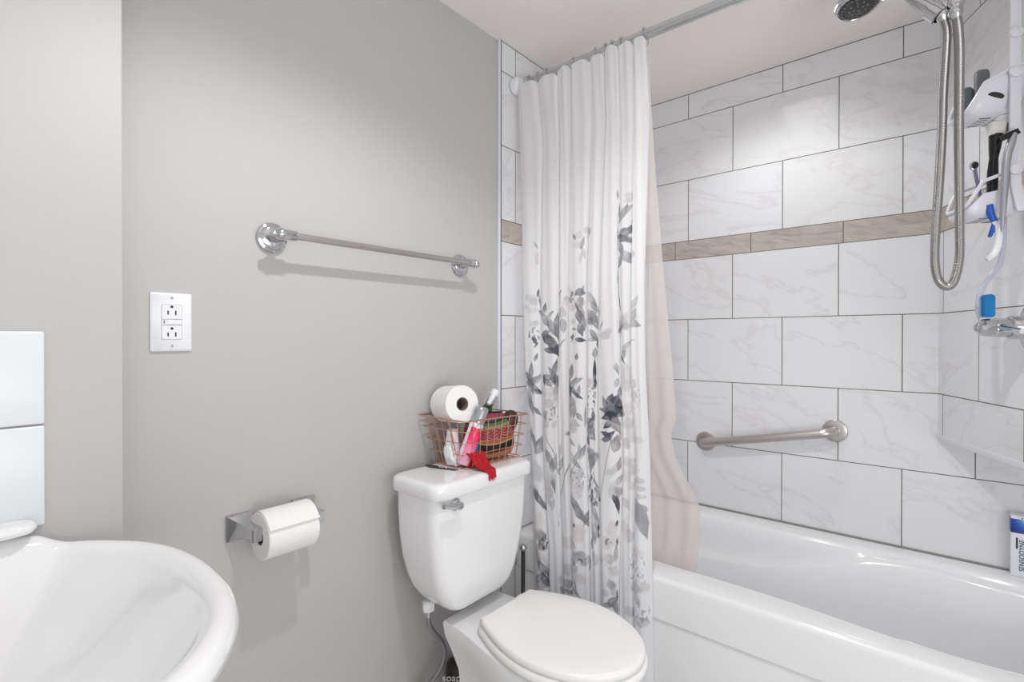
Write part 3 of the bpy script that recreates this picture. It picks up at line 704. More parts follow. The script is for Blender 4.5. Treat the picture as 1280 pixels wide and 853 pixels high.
MOTIFS = [
 ('l', 0.5098, 1.5735, 0.0333, 0.0128, 1.082, (0.254, 0.258, 0.287)),
 ('l', 0.496, 1.5882, 0.024, 0.0086, 1.484, (0.112, 0.117, 0.144)),
 ('l', 0.5234, 1.5829, 0.0213, 0.0106, 0.873, (0.402, 0.402, 0.429)),
 ('p', 0.5277, 1.6228, 0.0166, 0.0128, 0.0, (0.73, 0.694, 0.708)),
 ('p', 0.5218, 1.6093, 0.0118, 0.0085, 0.0, (0.617, 0.617, 0.644)),
 ('l', 0.4789, 1.6351, 0.0169, 0.0087, 1.745, (0.402, 0.402, 0.429)),
 ('l', 0.52, 1.5172, 0.0331, 0.017, 0.436, (0.254, 0.258, 0.287)),
 ('l', 0.5407, 1.531, 0.0235, 0.0127, 1.047, (0.254, 0.258, 0.287)),
 ('l', 0.5083, 1.4998, 0.0285, 0.015, -0.349, (0.112, 0.117, 0.144)),
 ('l', 0.5052, 1.4707, 0.0286, 0.0128, -1.222, (0.254, 0.258, 0.287)),
 ('l', 0.5264, 1.4941, 0.026, 0.0128, -0.524, (0.254, 0.258, 0.287)),
 ('l', 0.5246, 1.4416, 0.0307, 0.017, -0.873, (0.402, 0.402, 0.429)),
 ('l', 0.5023, 1.4316, 0.0215, 0.0129, -1.745, (0.254, 0.258, 0.287)),
 ('p', 0.5542, 1.4482, 0.014, 0.0126, 0.0, (0.617, 0.617, 0.644)),
 ('l', 0.483, 1.5225, 0.0723, 0.0039, 1.536, (0.112, 0.117, 0.144)),
 ('l', 0.4945, 1.3894, 0.0768, 0.0039, 1.588, (0.112, 0.117, 0.144)),
 ('p', 0.3243, 1.5436, 0.0176, 0.0113, 0.524, (0.617, 0.617, 0.644)),
 ('l', 0.3443, 1.5329, 0.0175, 0.0112, 1.047, (0.402, 0.402, 0.429)),
 ('l', 0.3075, 1.5026, 0.0226, 0.0113, 1.222, (0.254, 0.258, 0.287)),
 ('p', 0.2931, 1.528, 0.0152, 0.0136, 0.0, (0.73, 0.694, 0.708)),
 ('l', 0.2742, 1.5253, 0.0127, 0.0069, 2.094, (0.254, 0.258, 0.287)),
 ('p', 0.2871, 1.4997, 0.0177, 0.0137, 0.0, (0.73, 0.694, 0.708)),
 ('l', 0.3151, 1.4681, 0.0201, 0.0113, -1.222, (0.617, 0.617, 0.644)),
 ('l', 0.3017, 1.4561, 0.0202, 0.0091, -1.745, (0.73, 0.694, 0.708)),
 ('l', 0.0702, 1.5157, 0.0162, 0.0063, -1.047, (0.402, 0.402, 0.429)),
 ('p', 0.0748, 1.479, 0.0108, 0.0146, 0.0, (0.776, 0.708, 0.687)),
 ('p', 0.0748, 1.4598, 0.0095, 0.0122, 0.0, (0.776, 0.708, 0.687)),
 ('p', 0.0534, 1.3397, 0.019, 0.0147, 0.0, (0.73, 0.694, 0.708)),
 ('p', 0.0656, 1.3252, 0.0162, 0.017, 0.0, (0.617, 0.617, 0.644)),
 ('p', 0.0586, 1.2976, 0.0217, 0.0146, 0.0, (0.73, 0.694, 0.708)),
 ('p', 0.0401, 1.3072, 0.0164, 0.0098, 0.0, (0.73, 0.694, 0.708)),
 ('l', 0.0814, 1.3551, 0.0162, 0.0073, 1.396, (0.112, 0.117, 0.144)),
 ('l', 0.0895, 1.3236, 0.027, 0.0049, -1.396, (0.112, 0.117, 0.144)),
 ('l', 0.1249, 1.302, 0.0213, 0.0108, 1.396, (0.254, 0.258, 0.287)),
 ('l', 0.147, 1.2795, 0.0211, 0.0095, 0.698, (0.254, 0.258, 0.287)),
 ('l', 0.1249, 1.2636, 0.0346, 0.0192, -0.873, (0.254, 0.258, 0.287)),
 ('l', 0.1054, 1.2855, 0.0269, 0.0121, -0.349, (0.402, 0.402, 0.429)),
 ('l', 0.1553, 1.2368, 0.0421, 0.0189, -1.047, (0.254, 0.258, 0.287)),
 ('l', 0.1733, 1.2574, 0.0316, 0.0166, 1.484, (0.112, 0.117, 0.144)),
 ('l', 0.1344, 1.2001, 0.0345, 0.0215, 2.618, (0.112, 0.117, 0.144)),
 ('l', 0.1578, 1.1788, 0.0473, 0.0213, -1.047, (0.112, 0.117, 0.144)),
 ('l', 0.128, 1.2191, 0.0239, 0.012, 0.349, (0.254, 0.258, 0.287)),
 ('l', 0.1527, 1.1606, 0.0342, 0.0118, -0.14, (0.112, 0.117, 0.144)),
 ('l', 0.1733, 1.1684, 0.0237, 0.0142, 1.047, (0.112, 0.117, 0.144)),
 ('l', 0.1733, 1.2224, 0.0316, 0.0142, -1.396, (0.254, 0.258, 0.287)),
 ('p', 0.0748, 1.2523, 0.0135, 0.0121, 0.0, (0.617, 0.617, 0.644)),
 ('l', 0.0633, 1.2521, 0.0162, 0.0097, 0.698, (0.617, 0.617, 0.644)),
 ('d', 0.0679, 1.2095, 0.0216, 0.0316, 0.0, (0.254, 0.258, 0.287)),
 ('d', 0.0656, 1.1876, 0.0135, 0.017, 0.0, (0.112, 0.117, 0.144)),
 ('l', 0.2095, 1.2873, 0.0208, 0.0234, 1.396, (0.617, 0.617, 0.644)),
 ('l', 0.2151, 1.2423, 0.026, 0.0187, -1.396, (0.402, 0.402, 0.429)),
 ('l', 0.2026, 1.3504, 0.013, 0.0052, 0.873, (0.112, 0.117, 0.144)),
 ('s', 0.1948, 1.3018, 0.042, 0.0024, 1.309, (0.254, 0.258, 0.287)),
 ('l', 0.2095, 1.1847, 0.026, 0.0037, 0.873, (0.254, 0.258, 0.287)),
 ('p', 0.2492, 1.3596, 0.0206, 0.0116, 0.0, (0.73, 0.694, 0.708)),
 ('p', 0.2627, 1.335, 0.0205, 0.0184, 0.0, (0.73, 0.694, 0.708)),
 ('p', 0.2277, 1.3189, 0.0207, 0.0186, 0.0, (0.73, 0.694, 0.708)),
 ('p', 0.2653, 1.3002, 0.023, 0.0138, 0.0, (0.73, 0.694, 0.708)),
 ('p', 0.2254, 1.333, 0.0104, 0.0093, 0.0, (0.617, 0.617, 0.644)),
 ('d', 0.2653, 1.3322, 0.0204, 0.0184, 0.0, (0.254, 0.258, 0.287)),
 ('l', 0.2871, 1.3428, 0.0101, 0.0068, 0.698, (0.254, 0.258, 0.287)),
 ('l', 0.3046, 1.3467, 0.0227, 0.0159, -0.175, (0.254, 0.258, 0.287)),
 ('l', 0.3128, 1.3541, 0.0176, 0.0091, 1.222, (0.254, 0.258, 0.287)),
 ('p', 0.3017, 1.3153, 0.0227, 0.0204, 0.0, (0.371, 0.337, 0.342)),
 ('l', 0.3075, 1.279, 0.0302, 0.0181, -1.222, (0.371, 0.337, 0.342)),
 ('l', 0.2988, 1.2711, 0.0252, 0.0181, -1.396, (0.112, 0.117, 0.144)),
 ('l', 0.3151, 1.2512, 0.0302, 0.0136, -1.396, (0.254, 0.258, 0.287)),
 ('l', 0.3046, 1.2284, 0.0251, 0.0158, -1.222, (0.254, 0.258, 0.287)),
 ('l', 0.3046, 1.1965, 0.0226, 0.009, -0.087, (0.112, 0.117, 0.144)),
 ('l', 0.2902, 1.3009, 0.0202, 0.0055, -1.047, (0.112, 0.117, 0.144)),
 ('p', 0.2742, 1.2563, 0.0127, 0.0092, 0.0, (0.617, 0.617, 0.644)),
 ('d', 0.2774, 1.2083, 0.0152, 0.0274, 0.0, (0.254, 0.258, 0.287)),
 ('l', 0.3655, 1.321, 0.0322, 0.01, -1.082, (0.402, 0.402, 0.429)),
 ('l', 0.3711, 1.2999, 0.0198, 0.0111, -1.047, (0.254, 0.258, 0.287)),
 ('l', 0.3528, 1.3277, 0.0224, 0.0112, -1.222, (0.617, 0.617, 0.644)),
 ('l', 0.3639, 1.2701, 0.0273, 0.0178, -0.96, (0.254, 0.258, 0.287)),
 ('l', 0.3565, 1.2545, 0.0224, 0.0134, 2.967, (0.254, 0.258, 0.287)),
 ('l', 0.3739, 1.2539, 0.0297, 0.0156, -1.222, (0.254, 0.258, 0.287)),
 ('l', 0.3698, 1.2813, 0.0198, 0.0111, 0.524, (0.402, 0.402, 0.429)),
 ('l', 0.3988, 1.283, 0.0246, 0.0066, 1.571, (0.254, 0.258, 0.287)),
 ('l', 0.4141, 1.2416, 0.0195, 0.0044, 1.047, (0.112, 0.117, 0.144)),
 ('l', 0.3711, 1.2105, 0.0248, 0.0111, -1.047, (0.112, 0.117, 0.144)),
 ('l', 0.3914, 1.1904, 0.0247, 0.0133, 1.222, (0.112, 0.117, 0.144)),
 ('l', 0.3684, 1.1987, 0.0173, 0.0089, 0.175, (0.254, 0.258, 0.287)),
 ('l', 0.3754, 1.1576, 0.0173, 0.0111, 1.571, (0.112, 0.117, 0.144)),
 ('p', 0.428, 1.2104, 0.0242, 0.0131, 0.087, (0.617, 0.617, 0.644)),
 ('p', 0.442, 1.2228, 0.0145, 0.0109, 0.0, (0.617, 0.617, 0.644)),
 ('l', 0.3739, 1.0977, 0.0495, 0.0067, 1.536, (0.054, 0.06, 0.084)),
 ('l', 0.3754, 1.062, 0.0198, 0.0078, 1.484, (0.054, 0.06, 0.084)),
 ('l', 0.4945, 1.3383, 0.072, 0.0052, -1.396, (0.112, 0.117, 0.144)),
 ('p', 0.5083, 1.2468, 0.0261, 0.0256, 0.0, (0.371, 0.337, 0.342)),
 ('l', 0.4973, 1.2312, 0.0263, 0.0108, 0.524, (0.254, 0.258, 0.287)),
 ('p', 0.5162, 1.2621, 0.0189, 0.0192, 0.0, (0.73, 0.694, 0.708)),
 ('p', 0.52, 1.2388, 0.0166, 0.0149, 0.0, (0.617, 0.617, 0.644)),
 ('l', 0.5597, 1.2702, 0.0233, 0.0168, 1.047, (0.402, 0.402, 0.429)),
 ('l', 0.5677, 1.2448, 0.0232, 0.0146, -0.349, (0.402, 0.402, 0.429)),
 ('l', 0.5526, 1.2496, 0.021, 0.0147, -1.222, (0.617, 0.617, 0.644)),
 ('l', 0.5657, 1.3057, 0.0279, 0.0126, 1.047, (0.617, 0.617, 0.644)),
 ('l', 0.5542, 1.2916, 0.021, 0.0084, 0.698, (0.617, 0.617, 0.644)),
 ('l', 0.5144, 1.1599, 0.0307, 0.0098, 1.309, (0.402, 0.402, 0.429)),
 ('l', 0.5234, 1.1802, 0.0284, 0.0096, 0.698, (0.617, 0.617, 0.644)),
 ('l', 0.551, 1.1948, 0.021, 0.0063, 0.175, (0.617, 0.617, 0.644)),
 ('l', 0.5068, 1.141, 0.0213, 0.0043, -0.873, (0.112, 0.117, 0.144)),
 ('s', 0.4997, 1.1971, 0.0477, 0.0021, 1.396, (0.254, 0.258, 0.287)),
 ('l', 0.0534, 1.093, 0.0298, 0.0134, 1.484, (0.254, 0.258, 0.287)),
 ('l', 0.0427, 1.0705, 0.0244, 0.0122, 2.094, (0.254, 0.258, 0.287)),
 ('l', 0.0633, 1.0601, 0.0269, 0.0145, 0.698, (0.254, 0.258, 0.287)),
 ('l', 0.077, 1.0634, 0.0269, 0.0121, 0.873, (0.402, 0.402, 0.429)),
 ('l', 0.0507, 1.0386, 0.0325, 0.0146, -1.222, (0.112, 0.117, 0.144)),
 ('l', 0.0679, 1.0336, 0.0323, 0.0121, -0.611, (0.112, 0.117, 0.144)),
 ('l', 0.0792, 1.0213, 0.0242, 0.0109, -0.349, (0.112, 0.117, 0.144)),
 ('l', 0.0427, 1.0, 0.038, 0.0122, -1.484, (0.254, 0.258, 0.287)),
 ('l', 0.048, 0.9714, 0.0325, 0.0146, -1.222, (0.254, 0.258, 0.287)),
 ('l', 0.0725, 0.956, 0.0242, 0.0087, -0.785, (0.112, 0.117, 0.144)),
 ('p', 0.0454, 1.0482, 0.0163, 0.0146, 0.0, (0.254, 0.258, 0.287)),
 ('l', 0.0725, 1.138, 0.0162, 0.0073, 1.222, (0.254, 0.258, 0.287)),
 ('l', 0.1652, 1.1037, 0.0368, 0.0118, 1.309, (0.112, 0.117, 0.144)),
 ('l', 0.1553, 1.0899, 0.0237, 0.0118, 2.269, (0.254, 0.258, 0.287)),
 ('l', 0.1408, 1.0721, 0.0291, 0.0143, 0.0, (0.254, 0.258, 0.287)),
 ('l', 0.1217, 1.062, 0.0213, 0.0096, -1.396, (0.112, 0.117, 0.144)),
 ('l', 0.1602, 1.0666, 0.0263, 0.0142, -1.222, (0.254, 0.258, 0.287)),
 ('l', 0.1706, 1.0609, 0.0263, 0.0142, -1.396, (0.112, 0.117, 0.144)),
 ('l', 0.1408, 1.0529, 0.0185, 0.0119, -0.698, (0.254, 0.258, 0.287)),
 ('d', 0.1527, 1.0136, 0.0263, 0.0427, 0.0, (0.617, 0.617, 0.644)),
 ('p', 0.147, 1.0238, 0.0264, 0.0214, 0.0, (0.73, 0.694, 0.708)),
 ('p', 0.1652, 0.9921, 0.021, 0.0213, 0.0, (0.73, 0.694, 0.708)),
 ('l', 0.1679, 1.0266, 0.0368, 0.0118, 1.484, (0.402, 0.402, 0.429)),
 ('p', 0.1408, 0.9858, 0.0211, 0.0166, 0.0, (0.617, 0.617, 0.644)),
 ('l', 0.1249, 0.9439, 0.0213, 0.0143, -1.396, (0.371, 0.337, 0.342)),
 ('p', 0.1527, 0.9465, 0.0211, 0.0166, 0.0, (0.617, 0.617, 0.644)),
 ('p', 0.128, 0.9185, 0.0159, 0.0191, 0.0, (0.73, 0.694, 0.708)),
 ('d', 0.1553, 0.959, 0.0237, 0.0332, 0.0, (0.254, 0.258, 0.287)),
 ('l', 0.1627, 0.9194, 0.0184, 0.0118, 1.047, (0.617, 0.617, 0.644)),
 ('l', 0.2681, 1.0989, 0.0255, 0.0115, 1.484, (0.254, 0.258, 0.287)),
 ('l', 0.258, 1.0558, 0.0282, 0.0092, 1.396, (0.254, 0.258, 0.287)),
 ('l', 0.2742, 1.0577, 0.0305, 0.0137, 0.873, (0.254, 0.258, 0.287)),
 ('l', 0.2931, 1.0669, 0.0226, 0.0113, 0.524, (0.402, 0.402, 0.429)),
 ('l', 0.2807, 1.0322, 0.0278, 0.0114, -0.698, (0.112, 0.117, 0.144)),
 ('l', 0.2603, 1.0306, 0.0307, 0.0115, -1.396, (0.112, 0.117, 0.144)),
 ('l', 0.2931, 1.0221, 0.0226, 0.0091, -0.524, (0.112, 0.117, 0.144)),
 ('l', 0.2988, 1.0375, 0.0201, 0.009, 1.396, (0.112, 0.117, 0.144)),
 ('p', 0.2681, 0.9997, 0.0229, 0.0183, 0.0, (0.402, 0.402, 0.429)),
 ('l', 0.2627, 0.9735, 0.0306, 0.0138, -1.309, (0.402, 0.402, 0.429)),
 ('l', 0.2807, 0.9681, 0.0253, 0.0114, -1.745, (0.402, 0.402, 0.429)),
 ('l', 0.3017, 0.9539, 0.0176, 0.0102, -0.96, (0.112, 0.117, 0.144)),
 ('p', 0.2711, 0.9166, 0.0228, 0.0183, 0.0, (0.617, 0.617, 0.644)),
 ('l', 0.284, 0.9329, 0.0227, 0.0136, -0.349, (0.617, 0.617, 0.644)),
 ('l', 0.2902, 1.144, 0.0126, 0.0091, 1.396, (0.254, 0.258, 0.287)),
 ('p', 0.2328, 0.8939, 0.0104, 0.007, 0.0, (0.254, 0.258, 0.287)),
 ('l', 0.2711, 0.8718, 0.0203, 0.0091, -0.698, (0.402, 0.402, 0.429)),
 ('d', 0.3565, 1.0306, 0.0224, 0.0492, 0.0, (0.112, 0.117, 0.144)),
 ('p', 0.3565, 1.0658, 0.0174, 0.0224, 0.0, (0.73, 0.694, 0.708)),
 ('d', 0.3565, 0.9986, 0.0199, 0.0224, 0.0, (0.054, 0.06, 0.084)),
 ('l', 0.3463, 0.9429, 0.025, 0.0157, 0.349, (0.254, 0.258, 0.287)),
 ('l', 0.3621, 0.941, 0.0248, 0.0134, 1.222, (0.112, 0.117, 0.144)),
 ('p', 0.3546, 0.9154, 0.0199, 0.0179, 0.0, (0.254, 0.258, 0.287)),
 ('l', 0.3639, 0.8992, 0.0199, 0.0179, -0.698, (0.254, 0.258, 0.287)),
 ('l', 0.3463, 0.8886, 0.02, 0.0112, 1.396, (0.254, 0.258, 0.287)),
 ('l', 0.3698, 0.962, 0.0198, 0.0089, 1.745, (0.112, 0.117, 0.144)),
 ('l', 0.3497, 0.8797, 0.0175, 0.009, -1.222, (0.112, 0.117, 0.144)),
 ('l', 0.3195, 0.9566, 0.0403, 0.0054, 1.536, (0.371, 0.337, 0.342)),
 ('l', 0.428, 1.005, 0.0242, 0.0152, 2.094, (0.112, 0.117, 0.144)),
 ('l', 0.4453, 1.0141, 0.0264, 0.0173, 1.222, (0.112, 0.117, 0.144)),
 ('l', 0.4613, 1.0148, 0.0263, 0.0172, 1.047, (0.112, 0.117, 0.144)),
 ('l', 0.472, 0.9995, 0.0263, 0.0172, 1.396, (0.112, 0.117, 0.144)),
 ('l', 0.4351, 0.9857, 0.0289, 0.0173, 3.316, (0.254, 0.258, 0.287)),
 ('l', 0.4541, 0.9842, 0.0335, 0.0237, 0.349, (0.054, 0.06, 0.084)),
 ('l', 0.4386, 0.9664, 0.0312, 0.0173, 3.491, (0.054, 0.06, 0.084)),
 ('l', 0.4567, 0.9614, 0.0287, 0.0172, -0.873, (0.054, 0.06, 0.084)),
 ('l', 0.4689, 0.9778, 0.0239, 0.0172, -0.349, (0.112, 0.117, 0.144)),
 ('l', 0.4351, 0.9408, 0.0217, 0.013, -2.443, (0.054, 0.06, 0.084)),
 ('l', 0.4484, 0.9978, 0.0192, 0.0129, 1.745, (0.254, 0.258, 0.287)),
 ('l', 0.4141, 0.985, 0.0146, 0.0066, 3.142, (0.254, 0.258, 0.287)),
 ('l', 0.4985, 0.9824, 0.0285, 0.015, 1.484, (0.112, 0.117, 0.144)),
 ('p', 0.4484, 0.9753, 0.0192, 0.0151, 0.0, (0.054, 0.06, 0.084)),
 ('l', 0.428, 0.9119, 0.0217, 0.0109, 2.967, (0.112, 0.117, 0.144)),
 ('l', 0.4386, 0.9054, 0.0288, 0.013, 0.785, (0.112, 0.117, 0.144)),
 ('l', 0.4244, 0.8958, 0.0169, 0.0087, 3.491, (0.254, 0.258, 0.287)),
 ('l', 0.4636, 0.9407, 0.0287, 0.0194, -1.222, (0.371, 0.337, 0.342)),
 ('l', 0.459, 0.8873, 0.0287, 0.0172, 1.396, (0.371, 0.337, 0.342)),
 ('l', 0.472, 0.9166, 0.0239, 0.0065, 1.571, (0.371, 0.337, 0.342)),
 ('l', 0.4754, 1.0403, 0.0216, 0.0108, 1.396, (0.254, 0.258, 0.287)),
 ('l', 0.4689, 1.0704, 0.0167, 0.0108, 1.222, (0.402, 0.402, 0.429)),
 ('d', 0.472, 1.1079, 0.0144, 0.0345, 0.0, (0.402, 0.402, 0.429)),
 ('p', 0.5256, 1.096, 0.0236, 0.0298, 0.0, (0.73, 0.694, 0.708)),
 ('p', 0.52, 1.0597, 0.0213, 0.0191, 0.0, (0.617, 0.617, 0.644)),
 ('p', 0.5494, 1.0348, 0.0234, 0.021, 0.0, (0.73, 0.694, 0.708)),
 ('d', 0.5617, 1.0338, 0.0209, 0.0502, 0.0, (0.617, 0.617, 0.644)),
 ('p', 0.52, 0.9925, 0.0212, 0.0255, 0.0, (0.73, 0.694, 0.708)),
 ('p', 0.5218, 0.9506, 0.0236, 0.0212, 0.0, (0.617, 0.617, 0.644)),
 ('p', 0.5283, 0.915, 0.0212, 0.0212, 0.0, (0.73, 0.694, 0.708)),
 ('p', 0.5698, 0.9058, 0.0231, 0.0125, 0.0, (0.73, 0.694, 0.708)),
 ('p', 0.5083, 0.8912, 0.0165, 0.017, 0.0, (0.617, 0.617, 0.644)),
 ('l', 0.0748, 0.8437, 0.0376, 0.0169, 1.134, (0.254, 0.258, 0.287)),
 ('l', 0.0586, 0.8525, 0.0296, 0.0121, 1.745, (0.254, 0.258, 0.287)),
 ('l', 0.0792, 0.8268, 0.0269, 0.0121, 0.349, (0.402, 0.402, 0.429)),
 ('l', 0.0454, 0.872, 0.0189, 0.0097, 1.745, (0.254, 0.258, 0.287)),
 ('p', 0.0586, 0.7532, 0.0241, 0.0386, 0.0, (0.617, 0.617, 0.644)),
 ('p', 0.048, 0.6959, 0.0188, 0.0242, 0.0, (0.73, 0.694, 0.708)),
 ('l', 0.0427, 0.8847, 0.0189, 0.0097, -1.571, (0.402, 0.402, 0.429)),
 ('l', 0.1376, 0.8035, 0.0317, 0.0167, -1.222, (0.402, 0.402, 0.429)),
 ('l', 0.1602, 0.7954, 0.0342, 0.0166, 1.222, (0.402, 0.402, 0.429)),
 ('l', 0.147, 0.7808, 0.0264, 0.0142, 1.571, (0.254, 0.258, 0.287)),
 ('l', 0.1312, 0.8195, 0.0212, 0.0095, -1.047, (0.402, 0.402, 0.429)),
 ('p', 0.1439, 0.7394, 0.0237, 0.0261, 0.0, (0.617, 0.617, 0.644)),
 ('p', 0.1186, 0.7134, 0.0213, 0.0239, 0.0, (0.73, 0.694, 0.708)),
 ('l', 0.1499, 0.7231, 0.0342, 0.0095, -1.396, (0.254, 0.258, 0.287)),
 ('p', 0.1249, 0.6914, 0.0265, 0.0215, 0.0, (0.617, 0.617, 0.644)),
 ('s', 0.1439, 0.8417, 0.0687, 0.0019, -1.047, (0.402, 0.402, 0.429)),
 ('l', 0.1996, 0.8304, 0.034, 0.008, 1.396, (0.617, 0.617, 0.644)),
 ('l', 0.2042, 0.7928, 0.0287, 0.0117, 1.222, (0.402, 0.402, 0.429)),
 ('l', 0.1804, 0.763, 0.0263, 0.0095, -0.873, (0.402, 0.402, 0.429)),
 ('s', 0.2077, 0.7096, 0.104, 0.0019, 1.257, (0.402, 0.402, 0.429)),
 ('l', 0.296, 0.8362, 0.0302, 0.0113, 0.96, (0.254, 0.258, 0.287)),
 ('l', 0.3102, 0.844, 0.0302, 0.0113, 1.134, (0.254, 0.258, 0.287)),
 ('l', 0.2871, 0.8047, 0.0252, 0.0114, -0.698, (0.254, 0.258, 0.287)),
 ('l', 0.2774, 0.824, 0.0228, 0.0068, -1.047, (0.402, 0.402, 0.429)),
 ('l', 0.3017, 0.8516, 0.0201, 0.0091, 1.745, (0.402, 0.402, 0.429)),
 ('p', 0.284, 0.7759, 0.0303, 0.0227, 0.0, (0.617, 0.617, 0.644)),
 ('p', 0.2742, 0.7406, 0.0253, 0.0228, 0.0, (0.73, 0.694, 0.708)),
 ('p', 0.296, 0.7306, 0.0226, 0.0204, 0.0, (0.617, 0.617, 0.644)),
 ('p', 0.2807, 0.7055, 0.0278, 0.0136, 0.0, (0.617, 0.617, 0.644)),
 ('d', 0.2871, 0.7566, 0.0353, 0.0318, 0.0, (0.402, 0.402, 0.429)),
 ('s', 0.2711, 0.7789, 0.0355, 0.0023, 1.047, (0.254, 0.258, 0.287)),
 ('p', 0.3603, 0.8419, 0.0199, 0.0179, 0.0, (0.254, 0.258, 0.287)),
 ('l', 0.3603, 0.8163, 0.0248, 0.0201, -1.571, (0.254, 0.258, 0.287)),
 ('p', 0.3546, 0.8546, 0.0174, 0.009, 0.0, (0.402, 0.402, 0.429)),
 ('p', 0.3725, 0.8336, 0.0173, 0.02, 0.0, (0.254, 0.258, 0.287)),
 ('p', 0.3565, 0.8003, 0.0149, 0.0112, 0.0, (0.402, 0.402, 0.429)),
 ('d', 0.3585, 0.762, 0.0199, 0.0313, 0.0, (0.254, 0.258, 0.287)),
 ('l', 0.3463, 0.7354, 0.02, 0.0068, 1.222, (0.254, 0.258, 0.287)),
 ('l', 0.3754, 0.753, 0.0198, 0.0067, -1.047, (0.254, 0.258, 0.287)),
 ('l', 0.3621, 0.7203, 0.0248, 0.0111, 0.698, (0.617, 0.617, 0.644)),
 ('l', 0.3684, 0.6973, 0.0222, 0.0133, -0.873, (0.254, 0.258, 0.287)),
 ('l', 0.3793, 0.7262, 0.0247, 0.0067, 1.745, (0.254, 0.258, 0.287)),
 ('l', 0.3348, 0.7045, 0.0225, 0.0068, 1.571, (0.254, 0.258, 0.287)),
 ('d', 0.367, 0.7103, 0.0223, 0.0312, 0.0, (0.112, 0.117, 0.144)),
 ('l', 0.4567, 0.8109, 0.0359, 0.0119, 1.134, (0.617, 0.617, 0.644)),
 ('l', 0.4484, 0.8022, 0.024, 0.0108, 0.524, (0.617, 0.617, 0.644)),
 ('l', 0.4689, 0.8278, 0.0239, 0.0108, 1.396, (0.371, 0.337, 0.342)),
 ('p', 0.459, 0.7625, 0.024, 0.0173, 0.0, (0.617, 0.617, 0.644)),
 ('p', 0.4541, 0.7375, 0.0216, 0.0194, 0.0, (0.617, 0.617, 0.644)),
 ('l', 0.472, 0.7794, 0.0215, 0.0129, 0.873, (0.402, 0.402, 0.429)),
 ('p', 0.472, 0.7443, 0.0168, 0.0172, 0.0, (0.371, 0.337, 0.342)),
 ('p', 0.5162, 0.8363, 0.0235, 0.0191, 0.0, (0.617, 0.617, 0.644)),
 ('p', 0.5271, 0.8141, 0.0211, 0.019, 0.0, (0.617, 0.617, 0.644)),
 ('p', 0.5098, 0.7951, 0.0189, 0.0255, 0.0, (0.73, 0.694, 0.708)),
 ('p', 0.5677, 0.7907, 0.0207, 0.0124, 0.0, (0.617, 0.617, 0.644)),
 ('p', 0.5737, 0.7679, 0.0184, 0.0104, 0.0, (0.402, 0.402, 0.429)),
 ('p', 0.5246, 0.7676, 0.0188, 0.0169, 0.0, (0.73, 0.694, 0.708)),
 ('d', 0.5477, 0.811, 0.028, 0.042, 0.0, (0.617, 0.617, 0.644)),
 ('s', 0.4209, 0.7738, 0.1455, 0.0017, 1.361, (0.402, 0.402, 0.429)),
 ('p', 0.5737, 0.7456, 0.0184, 0.0083, 0.0, (0.617, 0.617, 0.644)),
 ('l', 0.0633, 0.6632, 0.0428, 0.0144, -1.012, (0.112, 0.117, 0.144)),
 ('l', 0.0534, 0.6798, 0.0268, 0.0121, -1.396, (0.112, 0.117, 0.144)),
 ('l', 0.0792, 0.6419, 0.0268, 0.012, -1.047, (0.254, 0.258, 0.287)),
 ('l', 0.1217, 0.6625, 0.0318, 0.0143, -1.047, (0.617, 0.617, 0.644)),
 ('l', 0.1439, 0.6563, 0.0263, 0.0119, 1.222, (0.617, 0.617, 0.644)),
 ('p', 0.056, 0.5964, 0.0214, 0.0337, 0.0, (0.776, 0.708, 0.687)),
 ('p', 0.0586, 0.5483, 0.0187, 0.024, 0.0, (0.371, 0.337, 0.342)),
 ('l', 0.0679, 0.5285, 0.0266, 0.012, 1.047, (0.254, 0.258, 0.287)),
 ('p', 0.0633, 0.5064, 0.0186, 0.0144, 0.0, (0.254, 0.258, 0.287)),
 ('d', 0.0656, 0.5191, 0.0186, 0.0216, 0.0, (0.054, 0.06, 0.084)),
 ('l', 0.0507, 0.4684, 0.0374, 0.012, -1.396, (0.371, 0.337, 0.342)),
 ('l', 0.0702, 0.4643, 0.0346, 0.0096, -1.047, (0.776, 0.708, 0.687)),
 ('l', 0.0633, 0.4328, 0.0319, 0.0144, -1.222, (0.112, 0.117, 0.144)),
 ('l', 0.056, 0.4043, 0.0266, 0.0144, 1.047, (0.112, 0.117, 0.144)),
 ('l', 0.0748, 0.3937, 0.0293, 0.0144, -1.047, (0.112, 0.117, 0.144)),
 ('p', 0.0633, 0.3784, 0.024, 0.0192, 0.0, (0.254, 0.258, 0.287)),
 ('l', 0.0792, 0.4252, 0.024, 0.0072, -1.396, (0.112, 0.117, 0.144)),
 ('l', 0.2807, 0.6702, 0.0505, 0.0159, -0.96, (0.254, 0.258, 0.287)),
 ('l', 0.296, 0.6473, 0.0427, 0.0181, -0.873, (0.254, 0.258, 0.287)),
 ('l', 0.3217, 0.641, 0.0351, 0.0135, 1.047, (0.254, 0.258, 0.287)),
 ('l', 0.3173, 0.629, 0.0251, 0.0113, -1.047, (0.254, 0.258, 0.287)),
 ('p', 0.2627, 0.5991, 0.0279, 0.0228, 0.0, (0.776, 0.708, 0.687)),
 ('p', 0.2871, 0.5805, 0.0277, 0.0272, 0.0, (0.776, 0.708, 0.687)),
 ('p', 0.2296, 0.5441, 0.031, 0.0232, 0.0, (0.776, 0.708, 0.687)),
 ('p', 0.2988, 0.6023, 0.0251, 0.0203, 0.0, (0.776, 0.708, 0.687)),
 ('l', 0.2711, 0.6092, 0.0101, 0.0055, 1.047, (0.112, 0.117, 0.144)),
 ('l', 0.1733, 0.5928, 0.0131, 0.0038, -1.396, (0.112, 0.117, 0.144)),
 ('p', 0.2095, 0.5461, 0.0155, 0.021, 0.0, (0.73, 0.694, 0.708)),
 ('l', 0.2681, 0.5482, 0.0152, 0.0036, -1.047, (0.254, 0.258, 0.287)),
